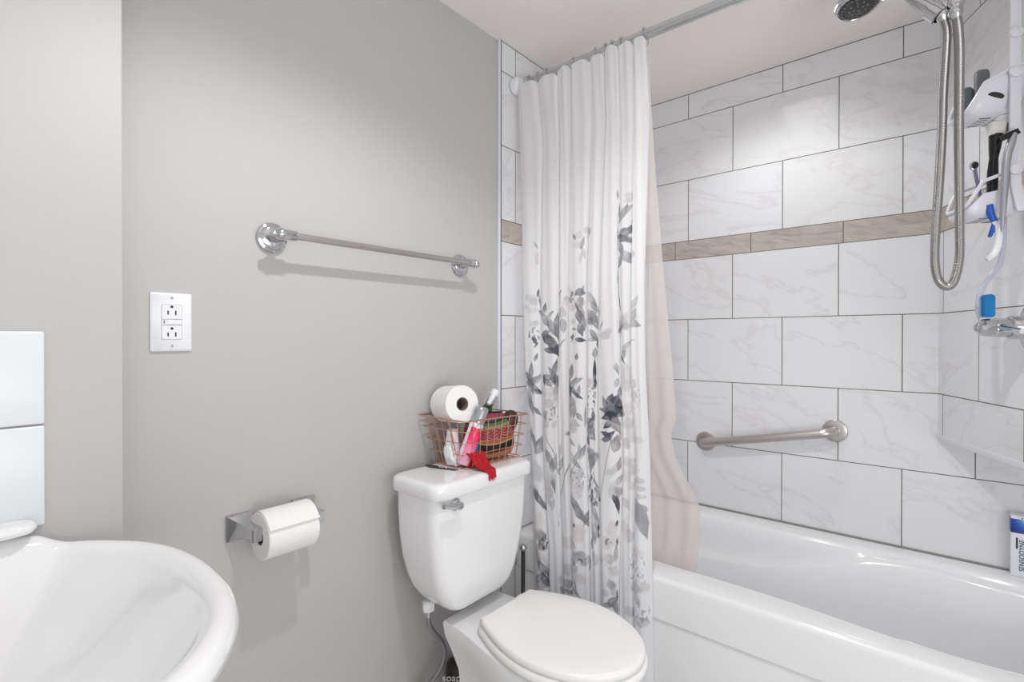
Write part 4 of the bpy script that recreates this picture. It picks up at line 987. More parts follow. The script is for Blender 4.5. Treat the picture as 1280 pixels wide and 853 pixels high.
 ('p', 0.2807, 0.51, 0.0252, 0.0181, 0.0, (0.402, 0.402, 0.429)),
 ('p', 0.3017, 0.4966, 0.0201, 0.0158, 0.0, (0.254, 0.258, 0.287)),
 ('p', 0.2558, 0.4898, 0.0204, 0.0137, 0.0, (0.402, 0.402, 0.429)),
 ('p', 0.3217, 0.5073, 0.0175, 0.018, 0.0, (0.402, 0.402, 0.429)),
 ('p', 0.296, 0.5225, 0.0176, 0.0113, 0.0, (0.402, 0.402, 0.429)),
 ('d', 0.2988, 0.5032, 0.0176, 0.0113, 0.0, (0.054, 0.06, 0.084)),
 ('l', 0.3363, 0.4948, 0.0225, 0.009, 1.047, (0.254, 0.258, 0.287)),
 ('l', 0.2742, 0.4715, 0.0177, 0.0091, 1.047, (0.617, 0.617, 0.644)),
 ('p', 0.2151, 0.4562, 0.0207, 0.0232, 0.0, (0.617, 0.617, 0.644)),
 ('p', 0.1706, 0.4118, 0.0236, 0.0165, 0.0, (0.617, 0.617, 0.644)),
 ('p', 0.2171, 0.4112, 0.0206, 0.0162, 0.0, (0.402, 0.402, 0.429)),
 ('p', 0.1874, 0.3773, 0.0236, 0.0141, 0.0, (0.402, 0.402, 0.429)),
 ('l', 0.2711, 0.4202, 0.0202, 0.0039, -1.309, (0.112, 0.117, 0.144)),
 ('l', 0.2742, 0.3979, 0.0252, 0.0091, -0.611, (0.254, 0.258, 0.287)),
 ('l', 0.2254, 0.385, 0.0206, 0.0093, -0.175, (0.402, 0.402, 0.429)),
 ('p', 0.296, 0.4457, 0.0251, 0.0181, 0.0, (0.73, 0.694, 0.708)),
 ('l', 0.3684, 0.6653, 0.0346, 0.0111, -1.222, (0.402, 0.402, 0.429)),
 ('l', 0.3768, 0.6284, 0.0371, 0.0111, -1.484, (0.254, 0.258, 0.287)),
 ('l', 0.367, 0.5985, 0.0346, 0.0133, -1.484, (0.402, 0.402, 0.429)),
 ('l', 0.3546, 0.5637, 0.0248, 0.0089, 1.396, (0.254, 0.258, 0.287)),
 ('p', 0.3655, 0.5187, 0.0148, 0.0222, 0.0, (0.617, 0.617, 0.644)),
 ('l', 0.3804, 0.5923, 0.0099, 0.0045, 1.571, (0.054, 0.06, 0.084)),
 ('l', 0.3804, 0.6178, 0.0099, 0.0045, 1.571, (0.054, 0.06, 0.084)),
 ('l', 0.4661, 0.7005, 0.0335, 0.0097, -1.431, (0.112, 0.117, 0.144)),
 ('l', 0.459, 0.7145, 0.0216, 0.0086, -1.222, (0.112, 0.117, 0.144)),
 ('p', 0.4484, 0.629, 0.0216, 0.0303, 0.0, (0.776, 0.708, 0.687)),
 ('p', 0.459, 0.5961, 0.0192, 0.0259, 0.0, (0.776, 0.708, 0.687)),
 ('p', 0.4315, 0.5814, 0.0193, 0.0218, 0.0, (0.73, 0.694, 0.708)),
 ('d', 0.4351, 0.5878, 0.0145, 0.013, 0.0, (0.254, 0.258, 0.287)),
 ('l', 0.4636, 0.6466, 0.012, 0.0052, 1.396, (0.112, 0.117, 0.144)),
 ('l', 0.4661, 0.5919, 0.012, 0.0043, 1.571, (0.112, 0.117, 0.144)),
 ('l', 0.4636, 0.5571, 0.0336, 0.0086, 1.536, (0.371, 0.337, 0.342)),
 ('p', 0.4386, 0.5332, 0.0241, 0.0174, 0.0, (0.73, 0.694, 0.708)),
 ('p', 0.4541, 0.5005, 0.0216, 0.0195, 0.0, (0.73, 0.694, 0.708)),
 ('d', 0.4484, 0.5232, 0.0241, 0.026, 0.0, (0.617, 0.617, 0.644)),
 ('p', 0.4484, 0.4591, 0.0217, 0.0173, 0.0, (0.402, 0.402, 0.429)),
 ('p', 0.459, 0.4392, 0.0192, 0.0151, 0.0, (0.617, 0.617, 0.644)),
 ('l', 0.4541, 0.4108, 0.0288, 0.0151, 0.698, (0.254, 0.258, 0.287)),
 ('l', 0.4386, 0.3952, 0.0265, 0.0109, 0.175, (0.254, 0.258, 0.287)),
 ('l', 0.4636, 0.3941, 0.0288, 0.013, -1.222, (0.254, 0.258, 0.287)),
 ('p', 0.4244, 0.4305, 0.0194, 0.0131, 0.0, (0.617, 0.617, 0.644)),
 ('l', 0.4689, 0.4288, 0.0216, 0.0043, 1.571, (0.112, 0.117, 0.144)),
 ('l', 0.4029, 0.5193, 0.0171, 0.011, 1.047, (0.402, 0.402, 0.429)),
 ('l', 0.5718, 0.6786, 0.0598, 0.0269, -1.257, (0.402, 0.402, 0.429)),
 ('l', 0.5657, 0.7012, 0.0415, 0.0207, -1.222, (0.402, 0.402, 0.429)),
 ('l', 0.5804, 0.6679, 0.046, 0.0207, -1.396, (0.402, 0.402, 0.429)),
 ('p', 0.5737, 0.7104, 0.023, 0.0124, 0.0, (0.402, 0.402, 0.429)),
 ('l', 0.5113, 0.7118, 0.0213, 0.0149, -0.873, (0.617, 0.617, 0.644)),
 ('p', 0.5068, 0.6413, 0.0213, 0.0256, 0.0, (0.73, 0.694, 0.708)),
 ('p', 0.5218, 0.618, 0.0188, 0.0212, 0.0, (0.617, 0.617, 0.644)),
 ('p', 0.5559, 0.5826, 0.0232, 0.0209, 0.0, (0.73, 0.694, 0.708)),
 ('d', 0.5559, 0.5123, 0.0302, 0.0835, 0.0, (0.617, 0.617, 0.644)),
 ('p', 0.5542, 0.477, 0.0209, 0.0188, 0.0, (0.617, 0.617, 0.644)),
 ('l', 0.5637, 0.4422, 0.0208, 0.0104, -1.222, (0.617, 0.617, 0.644)),
 ('p', 0.5698, 0.3814, 0.023, 0.0186, 0.0, (0.617, 0.617, 0.644)),
 ('p', 0.5277, 0.3963, 0.0188, 0.017, 0.0, (0.617, 0.617, 0.644)),
 ('d', 0.5755, 0.4067, 0.0207, 0.0372, 0.0, (0.402, 0.402, 0.429)),
 ('p', 0.5804, 0.4861, 0.0138, 0.0145, 0.0, (0.73, 0.694, 0.708)),
]

def paint_curtain(P, s):
    nv, nu = P.shape[:2]
    base = np.array([0.90, 0.905, 0.925]); col = np.ones((nv, nu, 3)) * base
    Sg = np.broadcast_to(s[None, :], (nv, nu)); Zg = P[:, :, 2]
    rng = np.random.RandomState(3)
    def vnoise(sh, step):
        g = rng.rand(nv // step + 3, nu // step + 3)
        a = np.linspace(0, g.shape[0] - 2.001, nv); b = np.linspace(0, g.shape[1] - 2.001, nu)
        i = a.astype(int); j = b.astype(int); fa = (a - i)[:, None]; fb = (b - j)[None, :]
        fa = fa * fa * (3 - 2 * fa); fb = fb * fb * (3 - 2 * fb)
        return (g[i][:, j] * (1 - fa) * (1 - fb) + g[i + 1][:, j] * fa * (1 - fb) + g[i][:, j + 1] * (1 - fa) * fb + g[i + 1][:, j + 1] * fa * fb)
    N1 = vnoise(0, 14); N2 = vnoise(0, 5); N3 = vnoise(0, 40)
    zcol = Zg[:, nu // 2]
    for mt in MOTIFS:
        kind, ms, mz, L, Wd, ang, tone = mt
        rad = L * 1.15 + 0.004
        j0 = np.searchsorted(-zcol, -(mz + rad + 0.02)); j1 = np.searchsorted(-zcol, -(mz - rad - 0.02))
        i0 = np.searchsorted(s, ms - rad); i1 = np.searchsorted(s, ms + rad)
        if j1 <= j0 or i1 <= i0: continue
        sl = (slice(j0, j1), slice(i0, i1))
        ds = Sg[sl] - ms; dz = Zg[sl] - mz
        ca, sa = math.cos(ang), math.sin(ang)
        u = (ds * ca + dz * sa) / L; v = (-ds * sa + dz * ca) / Wd
        jit = (N1[sl] - 0.5) * 0.45 + (N2[sl] - 0.5) * 0.25
        if kind == 'l':      # pointed leaf
            wd = np.clip(1 - np.abs(u) ** 1.7, 0, 1) * (0.80 - 0.35 * u); d = 1 - np.abs(v) / np.maximum(wd, 1e-3) + jit * 0.5
            d = np.where(np.abs(u) < 1, d, -1)
            vein = np.exp(-(v / 0.07) ** 2) * 0.16
        elif kind == 'p':    # round petal / blot
            d = 1 - np.hypot(u, v) + jit * 0.9; vein = 0
        elif kind == 's':    # stem stroke
            bend = 0.35 * (1 - u * u); d = 1 - np.abs(v - bend * 3.0) ; d = np.where(np.abs(u) < 1, d, -1); vein = 0
        elif kind == 'd':    # speckled centre
            d = np.where(np.hypot(u, v) < 1, N2[sl] * 1.8 - 1.12, -1); vein = 0
        else: continue
        m = np.clip(d / (0.34 if kind == 'p' else 0.12), 0, 1) * (0.86 if kind == 'p' else 1.0)
        edge = np.clip(1 - np.abs(d - 0.10) / 0.10, 0, 1) * 0.18
        wash = (N1[sl] - 0.5) * 0.50 + (N3[sl] - 0.5) * 0.3 + (0.22 * u if kind != 'd' else 0)
        a = m * np.clip(0.76 + wash * 0.95 + edge * 1.4 - vein, 0.12, 1.0)
        tc = np.array(tone)
        col[sl] = col[sl] * (1 - a[..., None]) + tc * a[..., None]
    return col

def curtain():
    P, s = curtain_grid()
    col = paint_curtain(P, s)
    nv, nu = P.shape[:2]
    t = thing('shower_curtain', 'white fabric shower curtain printed with grey watercolour flowers', 'shower curtain', (1.36, 0.87, 0.10))
    org = np.array([1.36, 0.87, 0.10])
    me = bpy.data.meshes.new('curtain_fabric')
    V = (P - org).reshape(-1, 3)
    me.vertices.add(nv * nu); me.vertices.foreach_set('co', V.astype(np.float32).ravel())
    idx = np.arange(nv * nu).reshape(nv, nu)
    Q = np.stack([idx[:-1, :-1], idx[1:, :-1], idx[1:, 1:], idx[:-1, 1:]], -1).reshape(-1, 4)
    me.loops.add(Q.size); me.loops.foreach_set('vertex_index', Q.ravel().astype(np.int32))
    me.polygons.add(len(Q)); me.polygons.foreach_set('loop_start', np.arange(0, Q.size, 4, dtype=np.int32)); me.polygons.foreach_set('loop_total', np.full(len(Q), 4, dtype=np.int32))
    me.update(); me.validate()
    me.polygons.foreach_set('use_smooth', np.ones(len(Q), dtype=bool))
    at = me.color_attributes.new('print', 'FLOAT_COLOR', 'POINT')
    at.data.foreach_set('color', np.concatenate([col, np.ones((nv, nu, 1))], -1).astype(np.float32).ravel())
    m, nt, b = newmat('printed_curtain_fabric'); k = NB(nt)
    ca = nt.nodes.new('ShaderNodeVertexColor'); ca.layer_name = 'print'
    nt.links.new(ca.outputs[0], b.inputs['Base Color']); b.inputs['Roughness'].default_value = 0.75; b.inputs['Specular IOR Level'].default_value = 0.2
    tr = nt.nodes.new('ShaderNodeBsdfTranslucent'); nt.links.new(ca.outputs[0], tr.inputs[0])
    mx = nt.nodes.new('ShaderNodeMixShader'); mx.inputs[0].default_value = 0.36
    out = nt.nodes['Material Output']
    nt.links.new(b.outputs[0], mx.inputs[1]); nt.links.new(tr.outputs[0], mx.inputs[2]); nt.links.new(mx.outputs[0], out.inputs[0])
    tc = nt.nodes.new('ShaderNodeTexCoord'); wv = k.noise(tc.outputs['Object'], 900, 1)
    bp = nt.nodes.new('ShaderNodeBump'); bp.inputs['Strength'].default_value = 0.08; bp.inputs['Distance'].default_value = 0.001
    nt.links.new(wv, bp.inputs['Height']); nt.links.new(bp.outputs[0], b.inputs['Normal'])
    me.materials.append(m)
    o = bpy.data.objects.new('curtain_fabric', me); COL.objects.link(o); o.parent = t
    return o
curtain()

def liner():
    m, nt, b = newmat('translucent_liner')
    b.inputs['Base Color'].default_value = srgb(232, 226, 222); b.inputs['Roughness'].default_value = 0.35
    tp = nt.nodes.new('ShaderNodeBsdfTransparent'); tp.inputs[0].default_value = (0.98, 0.96, 0.95, 1)
    tl = nt.nodes.new('ShaderNodeBsdfTranslucent'); tl.inputs[0].default_value = srgb(238, 231, 227)
    k = NB(nt); tc = nt.nodes.new('ShaderNodeTexCoord'); nz = k.noise(tc.outputs['Object'], 6, 3)
    m1 = nt.nodes.new('ShaderNodeMixShader'); m1.inputs[0].default_value = 0.5
    nt.links.new(b.outputs[0], m1.inputs[1]); nt.links.new(tl.outputs[0], m1.inputs[2])
    m2 = nt.nodes.new('ShaderNodeMixShader'); nt.links.new(k.m('ADD', 0.22, k.m('MULTIPLY', nz, 0.2)), m2.inputs[0])
    nt.links.new(m1.outputs[0], m2.inputs[1]); nt.links.new(tp.outputs[0], m2.inputs[2])
    nt.links.new(m2.outputs[0], nt.nodes['Material Output'].inputs[0])
    # free edge (y) and distance from the wall side (x) by height
    Z = [2.06, 1.95, 1.68, 1.43, 1.14, 0.96, 0.91, 0.84, 0.76, 0.70, 0.60, 0.50, 0.40, 0.22]
    E = [0.640, 0.645, 0.636, 0.625, 0.604, 0.592, 0.610, 0.596, 0.556, 0.530, 0.534, 0.548, 0.555, 0.56]
    Xp = [1.385, 1.39, 1.41, 1.43, 1.45, 1.46, 1.462, 1.465, 1.475, 1.485, 1.492, 1.500, 1.515, 1.54]
    nu, nv = 60, 150; rows = []
    for j in range(nv):
        z = 2.06 + (0.22 - 2.06) * j / (nv - 1)
        e = np.interp(-z, -np.array(Z), E); xp = np.interp(-z, -np.array(Z), Xp); r = []
        fl = np.interp(-z, [-2.06, -1.2, -0.8, -0.2], [0.1, 0.5, 1.0, 1.0])
        for i in range(nu):
            u = i / (nu - 1); y = 1.08 + (e - 1.08) * u
            x = xp + 0.016 * math.sin(u * 58 + 0.6 * math.sin(z * 3)) * (0.35 + 0.65 * (1 - u)) * (0.6 + 0.4 * fl) + 0.010 * fl * math.sin(u * 13 + z * 5) + 0.012 * fl * u * u
            r.append((x, y, z))
        rows.append(r)
    mb = MB().loft(rows, closed=False)
    o = obj('shower_liner', mb, m, base=(1.45, 0.85, 0.22), angle=180)
    tag(o, 'translucent plastic liner hanging inside the tub behind the floral curtain', 'shower liner')
    return o
liner()

# ================================================================== SHOWER SET

HOSE = [(1.5165, -0.0084, 1.9486), (1.5212, -0.0141, 1.9321), (1.5246, -0.0184, 1.9064), (1.5233, -0.0171, 1.8586), (1.5195, -0.0132, 1.774), (1.5175, -0.0114, 1.6858), (1.513, -0.0069, 1.5644), (1.5074, -0.001, 1.4449), (1.506, 0.0002, 1.3879), (1.5044, -0.002, 1.3545), (1.5058, -0.0077, 1.3322), (1.5113, -0.0182, 1.3201), (1.518, -0.03, 1.3262), (1.5213, -0.0376, 1.3496), (1.5225, -0.0427, 1.3892), (1.5194, -0.0425, 1.4412), (1.5158, -0.0413, 1.5581), (1.5156, -0.0402, 1.6773), (1.5165, -0.0405, 1.7966), (1.5167, -0.0403, 1.8652), (1.5145, -0.0373, 1.9158), (1.5111, -0.0331, 1.9411)]
def resample(pts, step):
    P = smooth_path(pts, 24); L = [0.0]
    for a, b in zip(P, P[1:]): L.append(L[-1] + (b - a).length)
    n = int(L[-1] / step); out = []; j = 0
    for i in range(n + 1):
        d = L[-1] * i / n
        while j < len(L) - 2 and L[j + 1] < d: j += 1
        f = (d - L[j]) / max(1e-9, L[j + 1] - L[j]); out.append(P[j].lerp(P[j + 1], f))
    return out
def shower_set():
    t = thing('hand_shower', 'chrome hand shower with round dark spray face below the ceiling', 'hand shower', (1.56, 0.07, 1.95))
    path = smooth_path([(1.5176, -0.0098, 1.9431), (1.5189, 0.0043, 1.9607), (1.5245, 0.029, 2.0002), (1.545, 0.068, 2.070), (1.572, 0.108, 2.118), (1.597, 0.14, 2.128), (1.606, 0.154, 2.118)], 6)
    n = len(path); rs = [0.012 + 0.006 * min(1, i / 12) + 0.004 * max(0, (i - 22) / 14) for i in range(n)]
    obj('handle', MB().tube(path, rs, 20), M['chrome'], t)
    c = Vector((1.606, 0.158, 2.082)); ax = Vector((-0.12, -0.12, -1)).normalized()
    hd = MB().lathe([(0.012, -0.050), (0.030, -0.042), (0.045, -0.028), (0.0515, -0.014), (0.053, -0.004), (0.051, 0.002), (0.046, 0.004), (0.044, 0.002)], c, ax, 40)
    hdo = obj('head', hd, M['chrome'], t)
    fc = MB().lathe([(0.044, 0.0), (0.043, 0.004), (0.030, 0.006), (0.001, 0.0065)], c, ax, 36)
    obj('spray_face', fc, M['dark_metal'], hdo, label='dark rubber spray face')
    x = ax.cross(Vector((0, 1, 0))).normalized(); y = ax.cross(x); nz = MB()
    for r_, k_ in ((0.037, 22), (0.020, 8), (0.010, 4)):
        for k in range(k_):
            a = 2 * PI * k / k_; nz.lathe([(0.0022 if r_ > 0.03 else 0.0032, 0.0), (0.0018, 0.003)], c + ax * 0.0055 + (x * math.cos(a) + y * math.sin(a)) * r_, ax, 8)
    obj('nozzles', nz, M['grey_bottle'], hdo)
    tb = MB().tube([c + Vector((0.03, -0.035, 0.02)), c + Vector((0.044, -0.052, 0.014))], [0.004, 0.006], 10)
    obj('spray_selector', tb, M['chrome'], hdo)
    # arm with dock
    a_ = thing('shower_bracket', 'chrome shower bracket arm and hand shower dock on the angled tiled wall', 'shower bracket', D(0.543, 0, 2.06))
    p = smooth_path([D(0.543, 0.001, 2.075), D(0.543, 0.08, 2.075), D(0.543, 0.15, 2.055), D(0.543, 0.20, 2.008), D(0.543, 0.222, 1.978)], 6)
    obj('arm', MB().tube(p, 0.0105, 18), M['chrome'], a_)
    obj('escutcheon', MB().lathe([(0.030, 0.0), (0.031, 0.003), (0.02, 0.010), (0.012, 0.012)], D(0.543, 0.0, 2.075), NX, 32), M['chrome'], a_)
    dk = Vector((1.5135, -0.0345, 1.970))
    obj('diverter', MB().lathe([(0.010, 0.018), (0.0165, 0.014), (0.0175, 0.0), (0.0165, -0.014), (0.0125, -0.018), (0.0125, -0.026)], dk, (0, 0, 1), 24), M['chrome'], a_)
    dd = (Vector((1.5195, 0.006, 1.963)) - dk)
    obj('holder_arm', MB().tube([dk, dk + dd * 0.75], [0.011, 0.010], 16), M['chrome'], a_)
    hold = path[5]; tg = (path[6] - path[4]).normalized()
    obj('holder_cup', MB().lathe([(0.0155, -0.016), (0.0195, -0.015), (0.0205, 0.012), (0.0165, 0.014)], hold, tg, 24, cap=False), M['chrome'], a_)
    # hose
    h = thing('shower_hose', 'ribbed metal shower hose hanging in a long loop', 'shower hose', HOSE[11])
    P = resample(HOSE, 0.0009); rs = [(0.0094, 0.0094, 0.0076, 0.0076)[i % 4] for i in range(len(P))]
    obj('flexible_hose', MB().tube(P, rs, 14), M['hose_metal'], h, angle=180)
    for i, s_ in ((0, 1), (-1, 1)):
        p0 = Vector(HOSE[i]); p1 = Vector(HOSE[1 if i == 0 else -2]); u = (p1 - p0).normalized()
        obj('end_nut', MB().lathe([(0.0115, -0.006), (0.0135, -0.003), (0.0135, 0.008), (0.0105, 0.013), (0.0098, 0.017)], p0, u, 20), M['chrome'], h)
shower_set()

def valve():
    t = thing('shower_valve', 'round chrome shower valve with lever handle on the angled tiled wall', 'valve', D(0.44, 0, 1.228))
    o = D(0.44, 0, 1.228)
    obj('escutcheon', MB().lathe([(0.070, 0.0), (0.071, 0.003), (0.066, 0.008), (0.040, 0.013), (0.028, 0.014)], o, NX, 48), M['chrome'], t)
    obj('sleeve', MB().lathe([(0.0265, 0.012), (0.0275, 0.016), (0.0275, 0.060), (0.0255, 0.063)], o, NX, 36), M['chrome'], t)
    obj('handle_barrel', MB().lathe([(0.0215, 0.060), (0.0228, 0.064), (0.0225, 0.090), (0.0215, 0.094), (0.0220, 0.097), (0.0205, 0.114), (0.0150, 0.122), (0.0105, 0.124)], o, NX, 10), M['chrome'], t, angle=20)
    obj('end_cap', MB().lathe([(0.0095, 0.122), (0.0095, 0.127), (0.006, 0.130), (0.001, 0.1305)], o, NX, 20), M['chrome'], t)
    lev = MB().tube([o + NX * 0.085 + UX * 0.01, o + NX * 0.088 + UX * 0.06 + Vector((0, 0, -0.006)), o + NX * 0.092 + UX * 0.10 + Vector((0, 0, -0.010))], [0.010, 0.008, 0.0065], 14)
    obj('lever', lev, M['chrome'], t)
valve()

# ------------------------------------------------------------------ caddy and what it holds
def caddy():
    t = thing('shower_caddy', 'white plastic two-basket shower caddy hanging by the angled tiled wall', 'shower caddy', D(0.46, 0.06, 1.48))
    def bar(pts, wa, wd):
        """flat band following (a, d, z) points, wa across a, wd across d"""
        m = MB(); m.loft([[D(a + i * wa, d + j * wd, z) for i, j in ((-.5, -.5), (.5, -.5), (.5, .5), (-.5, .5))] for a, d, z in pts], True, True, True); return m
    obj('strap', bar([(0.461, 0.050, 1.50), (0.461, 0.062, 1.56), (0.461, 0.0645, 1.62), (0.461, 0.0645, 2.02), (0.475, 0.066, 2.06), (0.505, 0.07, 2.085), (0.530, 0.07, 2.092)], 0.006, 0.0205), M['caddy'], t, bevel=0.0015)
    def basket(z0, rim, a0, a1, d0, d1, wall):
        ca, cd, ha, hd = (a0 + a1) / 2, (d0 + d1) / 2, (a1 - a0) / 2, (d1 - d0) / 2
        ol = rrect(1, 1, 0.45, 6)
        zr = lambda d: float(np.interp(d, [p[0] for p in rim], [p[1] for p in rim]))
        def ring(ins, zf, th=0.0):
            r = []
            for x, y in ol:
                a = ca + x * (ha - ins); d = cd + y * (hd - ins); r.append(D(a, d, zf(d)))
            return r
        top = lambda d: z0 + 0.004 + (zr(d) - z0 - 0.004) * wall
        b = MB()
        out = [ring(0.0, top), ring(0.001, lambda d: z0 + 0.62 * (top(d) - z0)), ring(0.004, lambda d: z0 + 0.34 * (top(d) - z0)), ring(0.011, lambda d: z0 + 0.14 * (top(d) - z0)), ring(0.021, lambda d: z0 + 0.03 * (top(d) - z0)), ring(0.034, lambda d: z0)]
        inn = [[p + Vector((0, 0, 0.0025)) for p in ring(0.036, lambda d: z0)], [p + Vector((0, 0, 0.003)) for p in ring(0.022, lambda d: z0 + 0.03 * (top(d) - z0))], ring(0.0065, lambda d: z0 + 0.36 * (top(d) - z0)), ring(0.0028, top)]
        b.loft(out, True, False, True); b.loft(inn[:1] + inn[1:], True, True, False); b.loft([inn[-1], out[0]], True)
        bo = obj('basket', b, M['caddy'], t, angle=50)
        rb = MB().tube([D(ca + x * (ha + 0.001), cd + y * (hd + 0.001), zr(cd + y * hd)) for x, y in rrect(1, 1, 0.45, 8)], 0.0042, 8, closed=True)
        obj('rim', rb, M['caddy'], bo)
        sl = MB()
        for i, dx in enumerate((-0.030, -0.015, 0.0, 0.015, 0.030)):
            for s_ in (-1, 1):
                p = [D(ca + dx * 0.8 + s_ * 0.002 + u * 0.0012, cd + s_ * 0.016 + v * 0.011, z0 - 0.0003) for u, v in ((-1, -1), (1, -1), (1, 1), (-1, 1))]
                sl.loft([p, [q_ + Vector((0, 0, 0.001)) for q_ in p]], True, True, True)
        obj('drain_slots', sl, M['slot_dark'], bo)
        return bo
    up = basket(1.735, [(0.02, 1.846), (0.098, 1.843), (0.122, 1.806), (0.146, 1.752)], 0.345, 0.457, 0.030, 0.146, 0.97)
    oh = MB(); c = D(0.4545, 0.098, 1.777); tx = (NX + Vector((0, 0, 0.28))).normalized(); nn = (UX * 0.80 + Vector((0, 0, -0.6))).normalized(); ty = nn.cross(tx)
    oh.loft([[c + nn * h + tx * math.cos(a) * 0.0165 + ty * math.sin(a) * 0.0075 for a in [2 * PI * k / 24 for k in range(24)]] for h in (-0.004, 0.0018)], True, True, True)
    obj('oval_hole', oh, M['slot_dark'], up)
    basket(1.492, [(0.02, 1.602), (0.062, 1.600), (0.12, 1.582), (0.150, 1.520)], 0.350, 0.457, 0.030, 0.150, 0.62)
    for z in (1.824, 1.597, 1.915):
        kb = MB().lathe([(0.013, 0.0), (0.0135, 0.002), (0.0125, 0.006), (0.008, 0.0075)], D(0.4638, 0.0655, z), UX, 28)
        obj('snap_knob', kb, M['caddy'], t)
caddy()

def slab_bottle(name, label, a, d, z0, z1, ha, hd, mat):
    ol = rrect(ha, hd, min(ha, hd) * 0.8, 5)
    def ring(s_, z): return [D(a + x * s_, d + y * s_, z) for x, y in ol]
    h = z1 - z0
    t = thing(name, label, 'bottle', D(a, d, z0), 'bottles in the upper caddy basket')
    obj('body', MB().loft([ring(0.9, z0), ring(1, z0 + 0.004), ring(1, z0 + h * 0.66), ring(0.97, z0 + h * 0.68)], True, True, True), mat, t)
    obj('cap', MB().loft([ring(0.93, z0 + h * 0.68), ring(0.94, z1 - 0.012), ring(0.86, z1 - 0.004), ring(0.6, z1)], True, True, True), mat, t)
slab_bottle('shampoo_bottle', 'taller dark grey bottle in the upper caddy basket', 0.383, 0.088, 1.7385, 1.872, 0.010, 0.016, M['grey_bottle'])
slab_bottle('shampoo_bottle', 'shorter dark grey bottle at the outer edge of the upper caddy basket', 0.372, 0.113, 1.7385, 1.836, 0.010, 0.0125, M['grey_bottle'])
def inverted():
    t = thing('inverted_bottle', 'white-necked bottle poking down through the upper caddy basket', 'bottle', D(0.425, 0.066, 1.70))
    o = D(0.425, 0.066, 1.70)
    obj('neck', MB().lathe([(0.0150, 0.016), (0.0165, 0.018), (0.0165, 0.024), (0.0155, 0.026), (0.0165, 0.028), (0.0165, 0.036)], o, (0, 0, 1), 24), M['plastic'], t)
    obj('cap', MB().lathe([(0.012, -0.002), (0.0145, 0.0), (0.0148, 0.016)], o, (0, 0, 1), 24), M['grey_bottle'], t, label='grey cap at the lower end')
    obj('body', MB().lathe([(0.015, 0.038), (0.021, 0.046), (0.0215, 0.11), (0.018, 0.118)], o, (0, 0, 1), 24), M['plastic'], t)
inverted()
def brush():
    t = thing('bristle_brush', 'black-handled brush with white bristles in the lower caddy basket', 'brush', D(0.436, 0.095, 1.497))
    pts = [D(0.436, 0.095, 1.498), D(0.436, 0.0945, 1.53), D(0.436, 0.093, 1.60), D(0.4365, 0.0915, 1.634), D(0.437, 0.0895, 1.66), D(0.437, 0.0875, 1.690)]
    obj('handle', MB().tube(pts, [0.0085, 0.0105, 0.0105, 0.0085, 0.0115, 0.0135], 20), M['black'], t)
    br = MB().loft([[D(0.437 + x * s_, 0.0872 + y * s_ * 1.15, z) for x, y in rrect(0.012, 0.0135, 0.006, 4)] for z, s_ in ((1.689, 0.9), (1.697, 1.0), (1.715, 1.12), (1.718, 1.0))], True, True, True)
    obj('bristles', br, M['bristle'], t, label='white bristles')
brush()
def razor():
    t = thing('squeegee', 'black-bladed squeegee with tapering silver handle hooked on the caddy strap', 'squeegee', D(0.474, 0.092, 1.45))
    h = MB()
    secs = [(0.095, 1.450, 0.002), (0.0935, 1.49, 0.0055), (0.090, 1.56, 0.0075), (0.0865, 1.62, 0.008), (0.079, 1.655, 0.0085), (0.073, 1.678, 0.006)]
    h.tube(smooth_path([D(0.474, d, z) for d, z, r in secs], 5), [float(np.interp(i / 25, np.linspace(0, 1, 6), [s_[2] for s_ in secs])) for i in range(26)], 14)
    obj('handle', h, M['silver'], t)
    hd = MB().loft([[D(0.474 + i * 0.005, d, z) for i in (-1, 1)] + [D(0.474 + i * 0.005, d + 0.006, z + dz) for i, dz in ((1, 0.012), (-1, 0.012))] for d, z in ((0.094, 1.662), (0.062, 1.676))], True, True, True)
    obj('blade_head', hd, M['black'], t, bevel=0.0015)
razor()
def blue_razor():
    t = thing('razor', 'blue and white razor dangling under the lower caddy basket', 'razor', D(0.45, 0.105, 1.39))
    obj('neck', MB().tube(smooth_path([D(0.45, 0.108, 1.520), D(0.45, 0.103, 1.495), D(0.45, 0.096, 1.478), D(0.45, 0.100, 1.462), D(0.45, 0.106, 1.444)], 6), [0.0085 - 0.0045 * i / 24 for i in range(25)], 14), M['blue'], t, label='blue neck')
    obj('handle', MB().tube(smooth_path([D(0.452, 0.098, 1.480), D(0.452, 0.090, 1.456), D(0.452, 0.091, 1.425), D(0.452, 0.099, 1.402), D(0.452, 0.113, 1.390)], 6), [0.005 + 0.003 * math.sin(PI * i / 26) for i in range(25)], 14), M['plastic'], t)
blue_razor()
def purple():
    t = thing('toothbrush', 'purple-handled round-headed toothbrush in the lower caddy basket', 'toothbrush', D(0.41, 0.112, 1.497))
    obj('handle', MB().tube(smooth_path([D(0.41, 0.096, 1.499), D(0.41, 0.104, 1.55), D(0.41, 0.111, 1.59), D(0.41, 0.1155, 1.618)], 6), 0.0038, 10), M['purple'], t)
    obj('head', MB().lathe([(0.005, -0.003), (0.0085, -0.001), (0.0085, 0.003), (0.005, 0.005)], D(0.41, 0.118, 1.627), UX, 20, sx=1.3), M['silver'], t)
    obj('bristles', MB().lathe([(0.0062, 0.0), (0.0055, 0.006)], D(0.4145, 0.118, 1.627), UX, 16, sx=1.3), M['slot_dark'], t, label='dark bristle tuft')
purple()
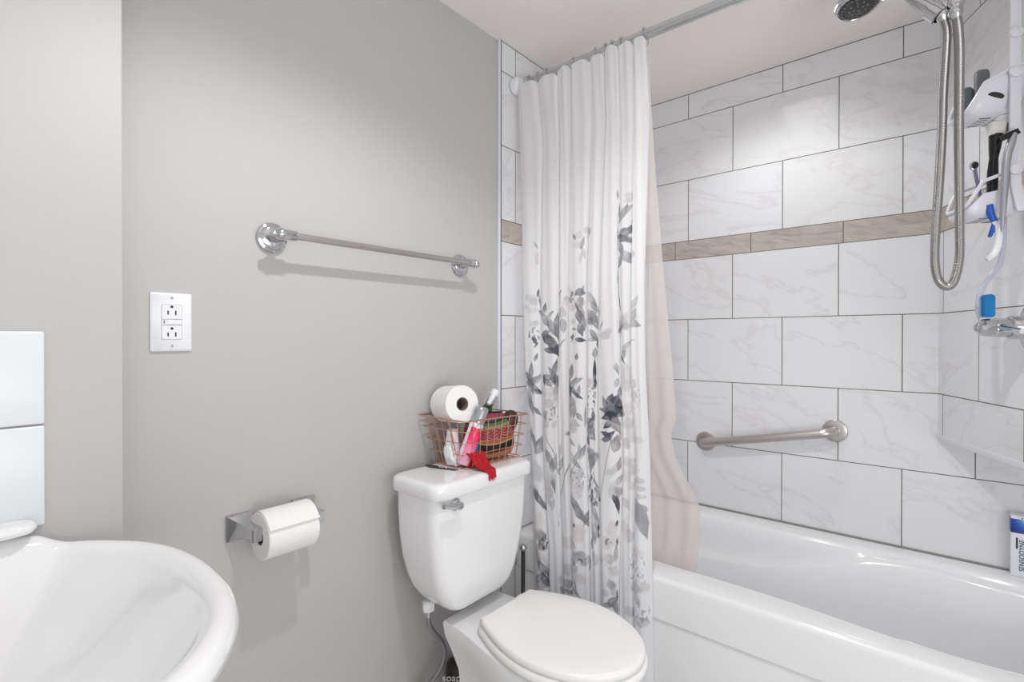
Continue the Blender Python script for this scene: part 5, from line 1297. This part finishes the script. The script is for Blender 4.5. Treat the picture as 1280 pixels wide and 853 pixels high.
def scrub():
    t = thing('dish_brush', 'clear-handled scrub brush with blue bristles hanging above the shower valve', 'brush', D(0.43, 0.105, 1.24))
    pts = smooth_path([D(0.43, 0.068, 1.502), D(0.43, 0.068, 1.45), D(0.43, 0.074, 1.385), D(0.43, 0.098, 1.345), D(0.43, 0.112, 1.315), D(0.43, 0.115, 1.28), D(0.43, 0.110, 1.252)], 6)
    obj('handle', MB().tube(pts, [0.0055 + 0.0035 * max(0, (i - 18) / 18) for i in range(len(pts))], 14), M['clear'], t)
    br = MB().loft([[D(0.4355 + h, 0.104 + x, 1.280 + z) for x, z in rrect(0.0115 * s_, 0.027 * s_, 0.008, 5)] for h, s_ in ((-0.006, 1), (0.012, 1.02), (0.0145, 0.9))], True, True, True)
    obj('bristles', br, M['blue_bristle'], t, label='blue bristle pad')
scrub()

# ------------------------------------------------------------------ toothpaste box on the tub ledge
def toothpaste():
    x0, x1, y0, y1, z0, z1 = 2.052, 2.088, -0.222, -0.172, 0.5125, 0.688
    t = thing('toothpaste_box', 'white and blue toothpaste box on the tub ledge', 'box', ((x0 + x1) / 2, (y0 + y1) / 2, z0))
    m, nt, b = newmat('toothpaste_carton'); k = NB(nt)
    tc = nt.nodes.new('ShaderNodeTexCoord'); sp = nt.nodes.new('ShaderNodeSeparateXYZ'); nt.links.new(tc.outputs['Object'], sp.inputs[0])
    y, z = sp.outputs[1], sp.outputs[2]
    dx = k.m('SUBTRACT', y, -0.022); dz = k.m('SUBTRACT', z, 0.176)
    r_ = k.m('SQRT', k.m('ADD', k.m('MULTIPLY', dx, dx), k.m('MULTIPLY', dz, dz)))
    inz = k.m('MULTIPLY', k.m('GREATER_THAN', z, 0.125), k.m('LESS_THAN', z, 0.166))
    ring = k.ramp(k.m('DIVIDE', r_, 0.06), [(0.0, srgb(120, 180, 222)), (0.36, srgb(190, 214, 232)), (0.5, srgb(58, 128, 205)), (0.72, srgb(24, 74, 168)), (1.0, srgb(16, 44, 120))])
    nt.links.new(k.mix(inz, srgb(228, 230, 234), ring), b.inputs['Base Color']); b.inputs['Roughness'].default_value = 0.3
    obj('carton', MB().box((x0, y0, z0), (x1, y1, z1)), m, t, bevel=0.001)
    text_mesh('lettering', 'SENSODYNE', 0.0165, M['ink'], t, (x0 - 0.0006, -0.1955, z0 + 0.062), (0, 0, 1), (0, 1, 0), width=0.090, extra=0.0)
    st = MB().box((x0 - 0.0005, -0.1865, z0 + 0.080), (x0 + 0.0005, -0.1825, z0 + 0.112))
    obj('colour_stripe', st, M['ink'], t)
    mk = MB().box((x0 - 0.0005, -0.197, z0 + 0.168), (x0 + 0.0005, -0.194, z0 + 0.171)).box((x0 - 0.0005, -0.203, z0 + 0.168), (x0 + 0.0005, -0.199, z0 + 0.171))
    obj('top_marks', mk, M['ink'], t)
toothpaste()

# ------------------------------------------------------------------ wire basket on the tank and its contents
ZL = 0.8374
def basket():
    t = thing('wire_basket', 'copper wire basket on the toilet tank lid', 'basket', (1.08, 1.05, ZL))
    T = [Vector((0.962, 0.978, 0.972)), Vector((1.222, 0.962, 0.967)), Vector((1.20, 1.135, 0.972)), Vector((0.937, 1.148, 0.978))]
    B = [Vector((0.974, 0.988, ZL + 0.0028)), Vector((1.197, 0.972, ZL + 0.0028)), Vector((1.188, 1.104, ZL + 0.0028)), Vector((0.966, 1.117, ZL + 0.0028))]
    r_ = 0.0012
    def cr(C_, n):                          # rounded loop through four corners
        o = []
        for i in range(4):
            p = C_[i]; a = C_[i - 1]; b = C_[(i + 1) % 4]; q_ = 0.012
            s_ = p + (a - p).normalized() * q_; e = p + (b - p).normalized() * q_
            for k in range(5):
                u = k / 4; o.append(s_ * (1 - u) ** 2 + p * 2 * u * (1 - u) + e * u * u)
        return o
    obj('rim', MB().tube(cr(T, 5), 0.0021, 8, closed=True), M['copper'], t)
    g = MB()
    for f in (0.0, 0.27, 0.52, 0.77):
        g.tube(cr([b.lerp(a, f) for a, b in zip(T, B)], 5), r_, 6, closed=True)
    for i, n in ((0, 9), (1, 6), (2, 9), (3, 6)):
        j = (i + 1) % 4
        for k in range(1, n):
            u = k / n; g.tube([T[i].lerp(T[j], u), B[i].lerp(B[j], u)], r_, 6)
    for k in range(1, 9):
        u = k / 9; g.tube([B[0].lerp(B[1], u), B[3].lerp(B[2], u)], r_, 6)
    for k in range(1, 6):
        u = k / 6; g.tube([B[0].lerp(B[3], u), B[1].lerp(B[2], u)], r_, 6)
    obj('wire_grid', g, M['copper'], t)
    hd = MB()
    for s_ in (0.30, 0.62):
        hd.tube([T[3].lerp(T[0], s_), T[3].lerp(T[0], s_ + 0.02) + Vector((0.012, 0, -0.03)), B[3].lerp(B[0], s_ + 0.05) + Vector((0.010, 0, 0.004))], 0.0019, 6)
    obj('handle_wire', hd, M['copper'], t)
basket()

paper_roll('toilet_paper_roll', 'spare white toilet paper roll tipped up in the copper wire basket', (0.997, 1.026, 1.014), (0.25, 0.95, -0.10), 0.100, 0.0535, 0.0195)

def lean(base, top):
    u = (Vector(top) - Vector(base)); return Vector(base), u.normalized(), u.length
def hairspray():
    b, u, L = lean((0.985, 1.013, 0.846), (1.046, 0.993, 1.004))
    t = thing('pink_bottle', 'small pink bottle with silver cap leaning in the wire basket', 'bottle', b)
    m, nt, bs_ = newmat('pink_bottle_plastic'); k = NB(nt)
    at = nt.nodes.new('ShaderNodeTexCoord'); vm = nt.nodes.new('ShaderNodeVectorMath'); vm.operation = 'DOT_PRODUCT'; nt.links.new(at.outputs['Object'], vm.inputs[0]); vm.inputs[1].default_value = tuple(u)
    f = k.m('DIVIDE', vm.outputs['Value'], L)
    nz = k.noise(at.outputs['Object'], 40, 2)
    g = k.ramp(k.m('ADD', f, k.m('MULTIPLY', k.m('SUBTRACT', nz, 0.5), 0.05)), [(0.0, srgb(226, 176, 196)), (0.22, srgb(238, 150, 178)), (0.42, srgb(246, 60, 118)), (0.60, srgb(240, 22, 92)), (0.635, srgb(240, 22, 92)), (0.64, srgb(226, 218, 222)), (1.0, srgb(226, 218, 222))])
    nt.links.new(g, bs_.inputs['Base Color']); bs_.inputs['Roughness'].default_value = 0.22
    r_ = 0.0212
    obj('body', MB().lathe([(r_ * .85, 0), (r_, 0.004), (r_, L * 0.66), (r_ * .96, L * 0.70), (r_ * .8, L * .72)], b, u, 32), m, t)
    obj('cap', MB().lathe([(r_ * .80, L * .71), (r_ * .98, L * .72), (r_ * .98, L * 0.93), (r_ * .90, L * 0.975), (r_ * .70, L)], b, u, 32), M['silver'], t, label='silver cap')
    side = (Vector((-0.76, -0.6, 0.2)) - u * Vector((-0.76, -0.6, 0.2)).dot(u)).normalized(); sd2 = u.cross(side)
    lb = MB()
    rg = []
    for h in (L * 0.08, L * 0.68):
        rg.append([b + u * h + (side * math.cos(a) + sd2 * math.sin(a)) * (r_ + 0.0004) for a in [math.radians(-52 + q_) for q_ in (-6, 2, 10, 18, 26)]])
    lb.loft(rg, False); obj('side_strip', lb, M['plastic'], t)
hairspray()
def pump():
    b, u, L = lean((1.075, 1.088, 0.858), (1.158, 1.068, 0.998))
    t = thing('pump_bottle', 'dark green pump bottle with white pump head in the wire basket', 'bottle', b)
    obj('body', MB().lathe([(0.021, 0), (0.0235, 0.004), (0.0235, L * .72), (0.021, L * .82), (0.013, L * .93), (0.0115, L)], b, u, 32), M['green_bottle'], t)
    e = b + u * L
    obj('collar', MB().lathe([(0.0135, -0.004), (0.0135, 0.012), (0.008, 0.014), (0.005, 0.030)], e, u, 24), M['silver'], t)
    hd = MB().tube([e + u * 0.026, e + u * 0.045], [0.0145, 0.013], 18)
    n_ = Vector((-0.80, -0.25, -0.50)).normalized()
    hd.tube([e + u * 0.038, e + u * 0.036 + n_ * 0.022, e + u * 0.026 + n_ * 0.045], [0.011, 0.009, 0.006], 12)
    obj('pump_head', hd, M['plastic'], t)
pump()
def pouch():
    t = thing('patterned_pouch', 'pink, green and black woven zigzag pouch in the wire basket', 'pouch', (1.112, 1.03, 0.842))
    m, nt, b = newmat('woven_pouch'); k = NB(nt)
    tc = nt.nodes.new('ShaderNodeTexCoord'); sp = nt.nodes.new('ShaderNodeSeparateXYZ'); nt.links.new(tc.outputs['Object'], sp.inputs[0])
    x = k.m('ADD', sp.outputs[0], k.m('MULTIPLY', sp.outputs[1], 0.6)); z = k.m('SUBTRACT', sp.outputs[2], k.m('MULTIPLY', sp.outputs[0], 0.06))
    sag = k.m('MULTIPLY', k.m('MULTIPLY', sp.outputs[0], sp.outputs[0]), 2.2); z = k.m('SUBTRACT', z, sag)
    zig = k.m('MULTIPLY', k.m('ABSOLUTE', k.m('SUBTRACT', k.m('FRACT', k.m('MULTIPLY', x, 19.0)), 0.5)), 0.024)
    st = k.m('SINE', k.m('MULTIPLY', k.m('ADD', z, zig), 760.0))
    nz = k.noise(tc.outputs['Object'], 160, 3)
    zigc = k.mix(k.m('GREATER_THAN', k.m('ADD', st, k.m('MULTIPLY', nz, 0.6)), 0.25), srgb(126, 30, 58), srgb(172, 128, 98))
    zigc = k.mix(k.m('GREATER_THAN', k.m('SINE', k.m('MULTIPLY', x, 240.0)), 0.65), zigc, srgb(178, 48, 84))
    topc = k.mix(k.m('GREATER_THAN', k.noise(tc.outputs['Object'], 75, 2), 0.5), srgb(172, 52, 82), srgb(92, 84, 86))
    cols = [(0.018, srgb(178, 122, 84)), (0.022, srgb(176, 70, 54)), (0.045, srgb(30, 26, 28)), (0.049, srgb(178, 160, 120)), (0.058, srgb(172, 96, 54)), (0.092, None), (0.099, srgb(150, 146, 96)), (0.107, srgb(84, 112, 80)), (0.113, srgb(34, 40, 38)), (1.0, 'top')]
    c = srgb(196, 120, 90)
    prev = 0.0
    for z1, cc in cols:
        cc = zigc if cc is None else (topc if cc == 'top' else cc)
        c = k.mix(k.m('MULTIPLY', k.m('GREATER_THAN', z, prev), k.m('LESS_THAN', z, z1)), c, cc); prev = z1
    c = k.mix(k.m('MULTIPLY', nz, 0.25), c, srgb(60, 30, 40))
    nt.links.new(c, b.inputs['Base Color']); b.inputs['Roughness'].default_value = 0.9
    bp = nt.nodes.new('ShaderNodeBump'); bp.inputs['Strength'].default_value = 0.5; bp.inputs['Distance'].default_value = 0.0015
    nt.links.new(k.noise(tc.outputs['Object'], 420, 2), bp.inputs['Height']); nt.links.new(bp.outputs[0], b.inputs['Normal'])
    rings = []
    for z, hx, hy, oy in ((0.842, 0.058, 0.028, 0.004), (0.846, 0.068, 0.036, 0.002), (0.862, 0.074, 0.042, 0.0), (0.90, 0.0765, 0.044, -0.002), (0.935, 0.0755, 0.038, -0.001), (0.958, 0.072, 0.026, 0.003), (0.968, 0.069, 0.015, 0.006), (0.972, 0.066, 0.007, 0.008)):
        rings.append([(1.114 + px + 0.0015 * math.sin(9 * i + z * 80), 1.032 + oy + py - 0.010 * (px / 0.07) + 0.0025 * math.sin(i * 1.7 + z * 55), z + 0.004 * math.sin(px * 55) * (z - 0.842) / 0.12 + 0.0) for i, (px, py) in enumerate(rrect(hx, hy, 0.03, 7))])
    o = obj('fabric', MB().loft(rings, True, True, True), m, t, subsurf=1)
    zp = MB().tube(smooth_path([(1.052, 1.05, 0.975), (1.09, 1.046, 0.978), (1.14, 1.040, 0.974), (1.18, 1.036, 0.971)], 5), 0.0025, 8)
    obj('zip', zp, M['black'], t, label='black zip')
pouch()
def brown_case():
    t = thing('hair_brush', 'dark brown rounded brush back poking above the pouch in the wire basket', 'brush', (1.19, 1.03, 0.93))
    ax = Vector((0.25, -0.05, 1)).normalized(); o = Vector((1.172, 1.008, 0.905))
    obj('brush_back', MB().lathe([(0.010, 0.0), (0.019, 0.015), (0.0245, 0.04), (0.0235, 0.056), (0.017, 0.069), (0.006, 0.075)], o, ax, 28, xdir=(0.75, -0.66, 0), sx=1.0), M['brown'], t)
brown_case()
def tissue():
    t = thing('tissue_packet', 'crumpled white tissue packet behind the wires at the basket front corner', 'packet', (0.985, 1.04, 0.842))
    rnd = random.Random(5); rings = []
    for i in range(12):
        u = i / 11; z = 0.843 + 0.098 * u; c = Vector((0.992 - 0.014 * math.sin(u * 2.4) + 0.006 * u, 1.045 + 0.012 * u, z))
        hx = 0.024 * (1 - 0.35 * u) + 0.004 * math.sin(u * 6); hy = 0.017 * (1 - 0.5 * u) + 0.003
        rings.append([(c.x + px * (1 + 0.08 * rnd.uniform(-1, 1)), c.y + py * (1 + 0.12 * rnd.uniform(-1, 1)), z + rnd.uniform(-1, 1) * 0.002) for px, py in rrect(hx, hy, 0.006, 2)])
    obj('wrapper', MB().loft(rings, True, True, True), M['plastic'], t, angle=25)
tissue()
def red():
    t = thing('red_cloth', 'frayed red cloth spilling from the wire basket over the tank lid edge', 'cloth', (1.01, 0.955, ZL))
    prof = [(1.012, 0.868), (1.000, 0.876), (0.985, 0.876), (0.971, 0.864), (0.959, 0.850), (0.946, 0.8425), (0.930, 0.8412), (0.9235, 0.8395), (0.9195, 0.832), (0.918, 0.824)]
    rnd = random.Random(9); rows = []
    sp_ = smooth_path([Vector((0, y, z)) for y, z in prof], 4)
    for j, p in enumerate(sp_):
        u = j / (len(sp_) - 1); r = []
        hw = 0.025 + 0.004 * math.sin(u * 5) - 0.009 * max(0, (u - 0.5) * 2)
        for i in range(15):
            f = i / 14 - 0.5
            r.append(Vector((1.008 + 0.0 * u + f * 2 * hw, p.y + 0.004 * math.sin(i * 1.3 + u * 3) * (1 - u) , p.z + (0.006 * abs(math.sin(i * 1.15 + u * 4))) * (1 - 0.8 * u))))
        rows.append(r)
    m = MB().loft(rows, False)
    m.loft([[q_ + Vector((0, 0.0012, -0.0015)) for q_ in r] for r in rows], False)
    obj('weave', m, M['red_cloth'], t, angle=180)
    lo = MB()
    lo.loft([[(1.012 + px, 1.000 + py, z) for px, py in rrect(h, k_, 0.008, 4)] for z, h, k_ in ((0.8405, 0.026, 0.010), (0.846, 0.030, 0.013), (0.856, 0.026, 0.011), (0.864, 0.015, 0.006))], True, True, True)
    obj('bunched_fold', lo, M['red_cloth'], t, subsurf=1)
    fr = MB()
    for i in range(13):
        x = 0.992 + i * 0.0024 + rnd.uniform(-0.001, 0.001); L = rnd.uniform(0.006, 0.017)
        fr.tube([(x, 0.9185, 0.826), (x + rnd.uniform(-.002, .002), 0.917, 0.826 - L * .5), (x + rnd.uniform(-.003, .003), 0.9175, 0.826 - L)], [0.0012, 0.0011, 0.0004], 5)
    obj('fringe', fr, M['red_cloth'], t)
red()
def packet():
    o = MB().loft([[(1.012 + px, 0.996 + py, z) for px, py in rrect(h, 0.006, 0.004, 4)] for z, h in ((0.878, 0.013), (0.884, 0.0165), (0.898, 0.0165), (0.903, 0.012))], True, True, True)
    tag(obj('sachet', o, M['cyan'], base=(1.012, 0.996, 0.878), bevel=0.0), 'small bright blue sachet on the red cloth in the wire basket', 'sachet')
packet()
def card():
    t = thing('label_card', 'flat black card lying under the left end of the wire basket', 'card', (0.945, 1.07, ZL))
    obj('sheet', MB().loft([[(0.924, 1.085, z), (0.947, 1.005, z), (0.962, 1.006, z), (0.945, 1.114, z), (0.930, 1.112, z)] for z in (ZL + 0.0002, ZL + 0.0012)], True, True, True), M['black'], t)
    mk = MB()
    for y in (1.066, 1.056, 1.046): mk.box((0.9425 + (1.066 - y) * 0.25, y - 0.003, ZL + 0.0012), (0.950 + (1.066 - y) * 0.25, y + 0.002, ZL + 0.0016))
    obj('pale_marks', mk, M['ink_white'], t)
card()

# ------------------------------------------------------------------ by the floor
def toilet_brush():
    x, y = 1.285, 1.036
    t = thing('toilet_brush', 'dark metal toilet brush with ball-topped handle between toilet and tub', 'toilet brush', (x, y, 0))
    obj('holder', MB().lathe([(0.044, 0.0), (0.046, 0.004), (0.046, 0.16), (0.044, 0.165), (0.030, 0.168), (0.010, 0.17)], (x, y, 0), (0, 0, 1), 28), M['dark_metal'], t)
    obj('handle', MB().tube([(x, y, 0.168), (x, y, 0.500)], 0.0068, 14), M['dark_metal'], t)
    obj('ball_knob', MB().ball((x, y, 0.509), 0.0118, 18), M['nickel'], t)
toilet_brush()
def soap():
    x, y = 1.052, 1.100
    t = thing('soap_bottle', 'dark brown soap bottle standing on the floor behind the toilet', 'bottle', (x, y, 0))
    obj('body', MB().lathe([(0.034, 0.0), (0.038, 0.004), (0.038, 0.20), (0.034, 0.22), (0.016, 0.235), (0.014, 0.25)], (x, y, 0), (0, 0, 1), 32), M['bottle_brown'], t)
    obj('cap', MB().lathe([(0.016, 0.248), (0.016, 0.272), (0.012, 0.275)], (x, y, 0), (0, 0, 1), 24), M['black'], t)
    n_ = Vector((-x - 0.25, -y, 0)).normalized(); tx = Vector((0, 0, 1)).cross(n_) 
    text_mesh('lettering', 'soap', 0.030, M['ink_white'], t, Vector((x, y, 0.196)) + n_ * 0.0386 - tx * 0.016, tx, (0, 0, 1))
soap()
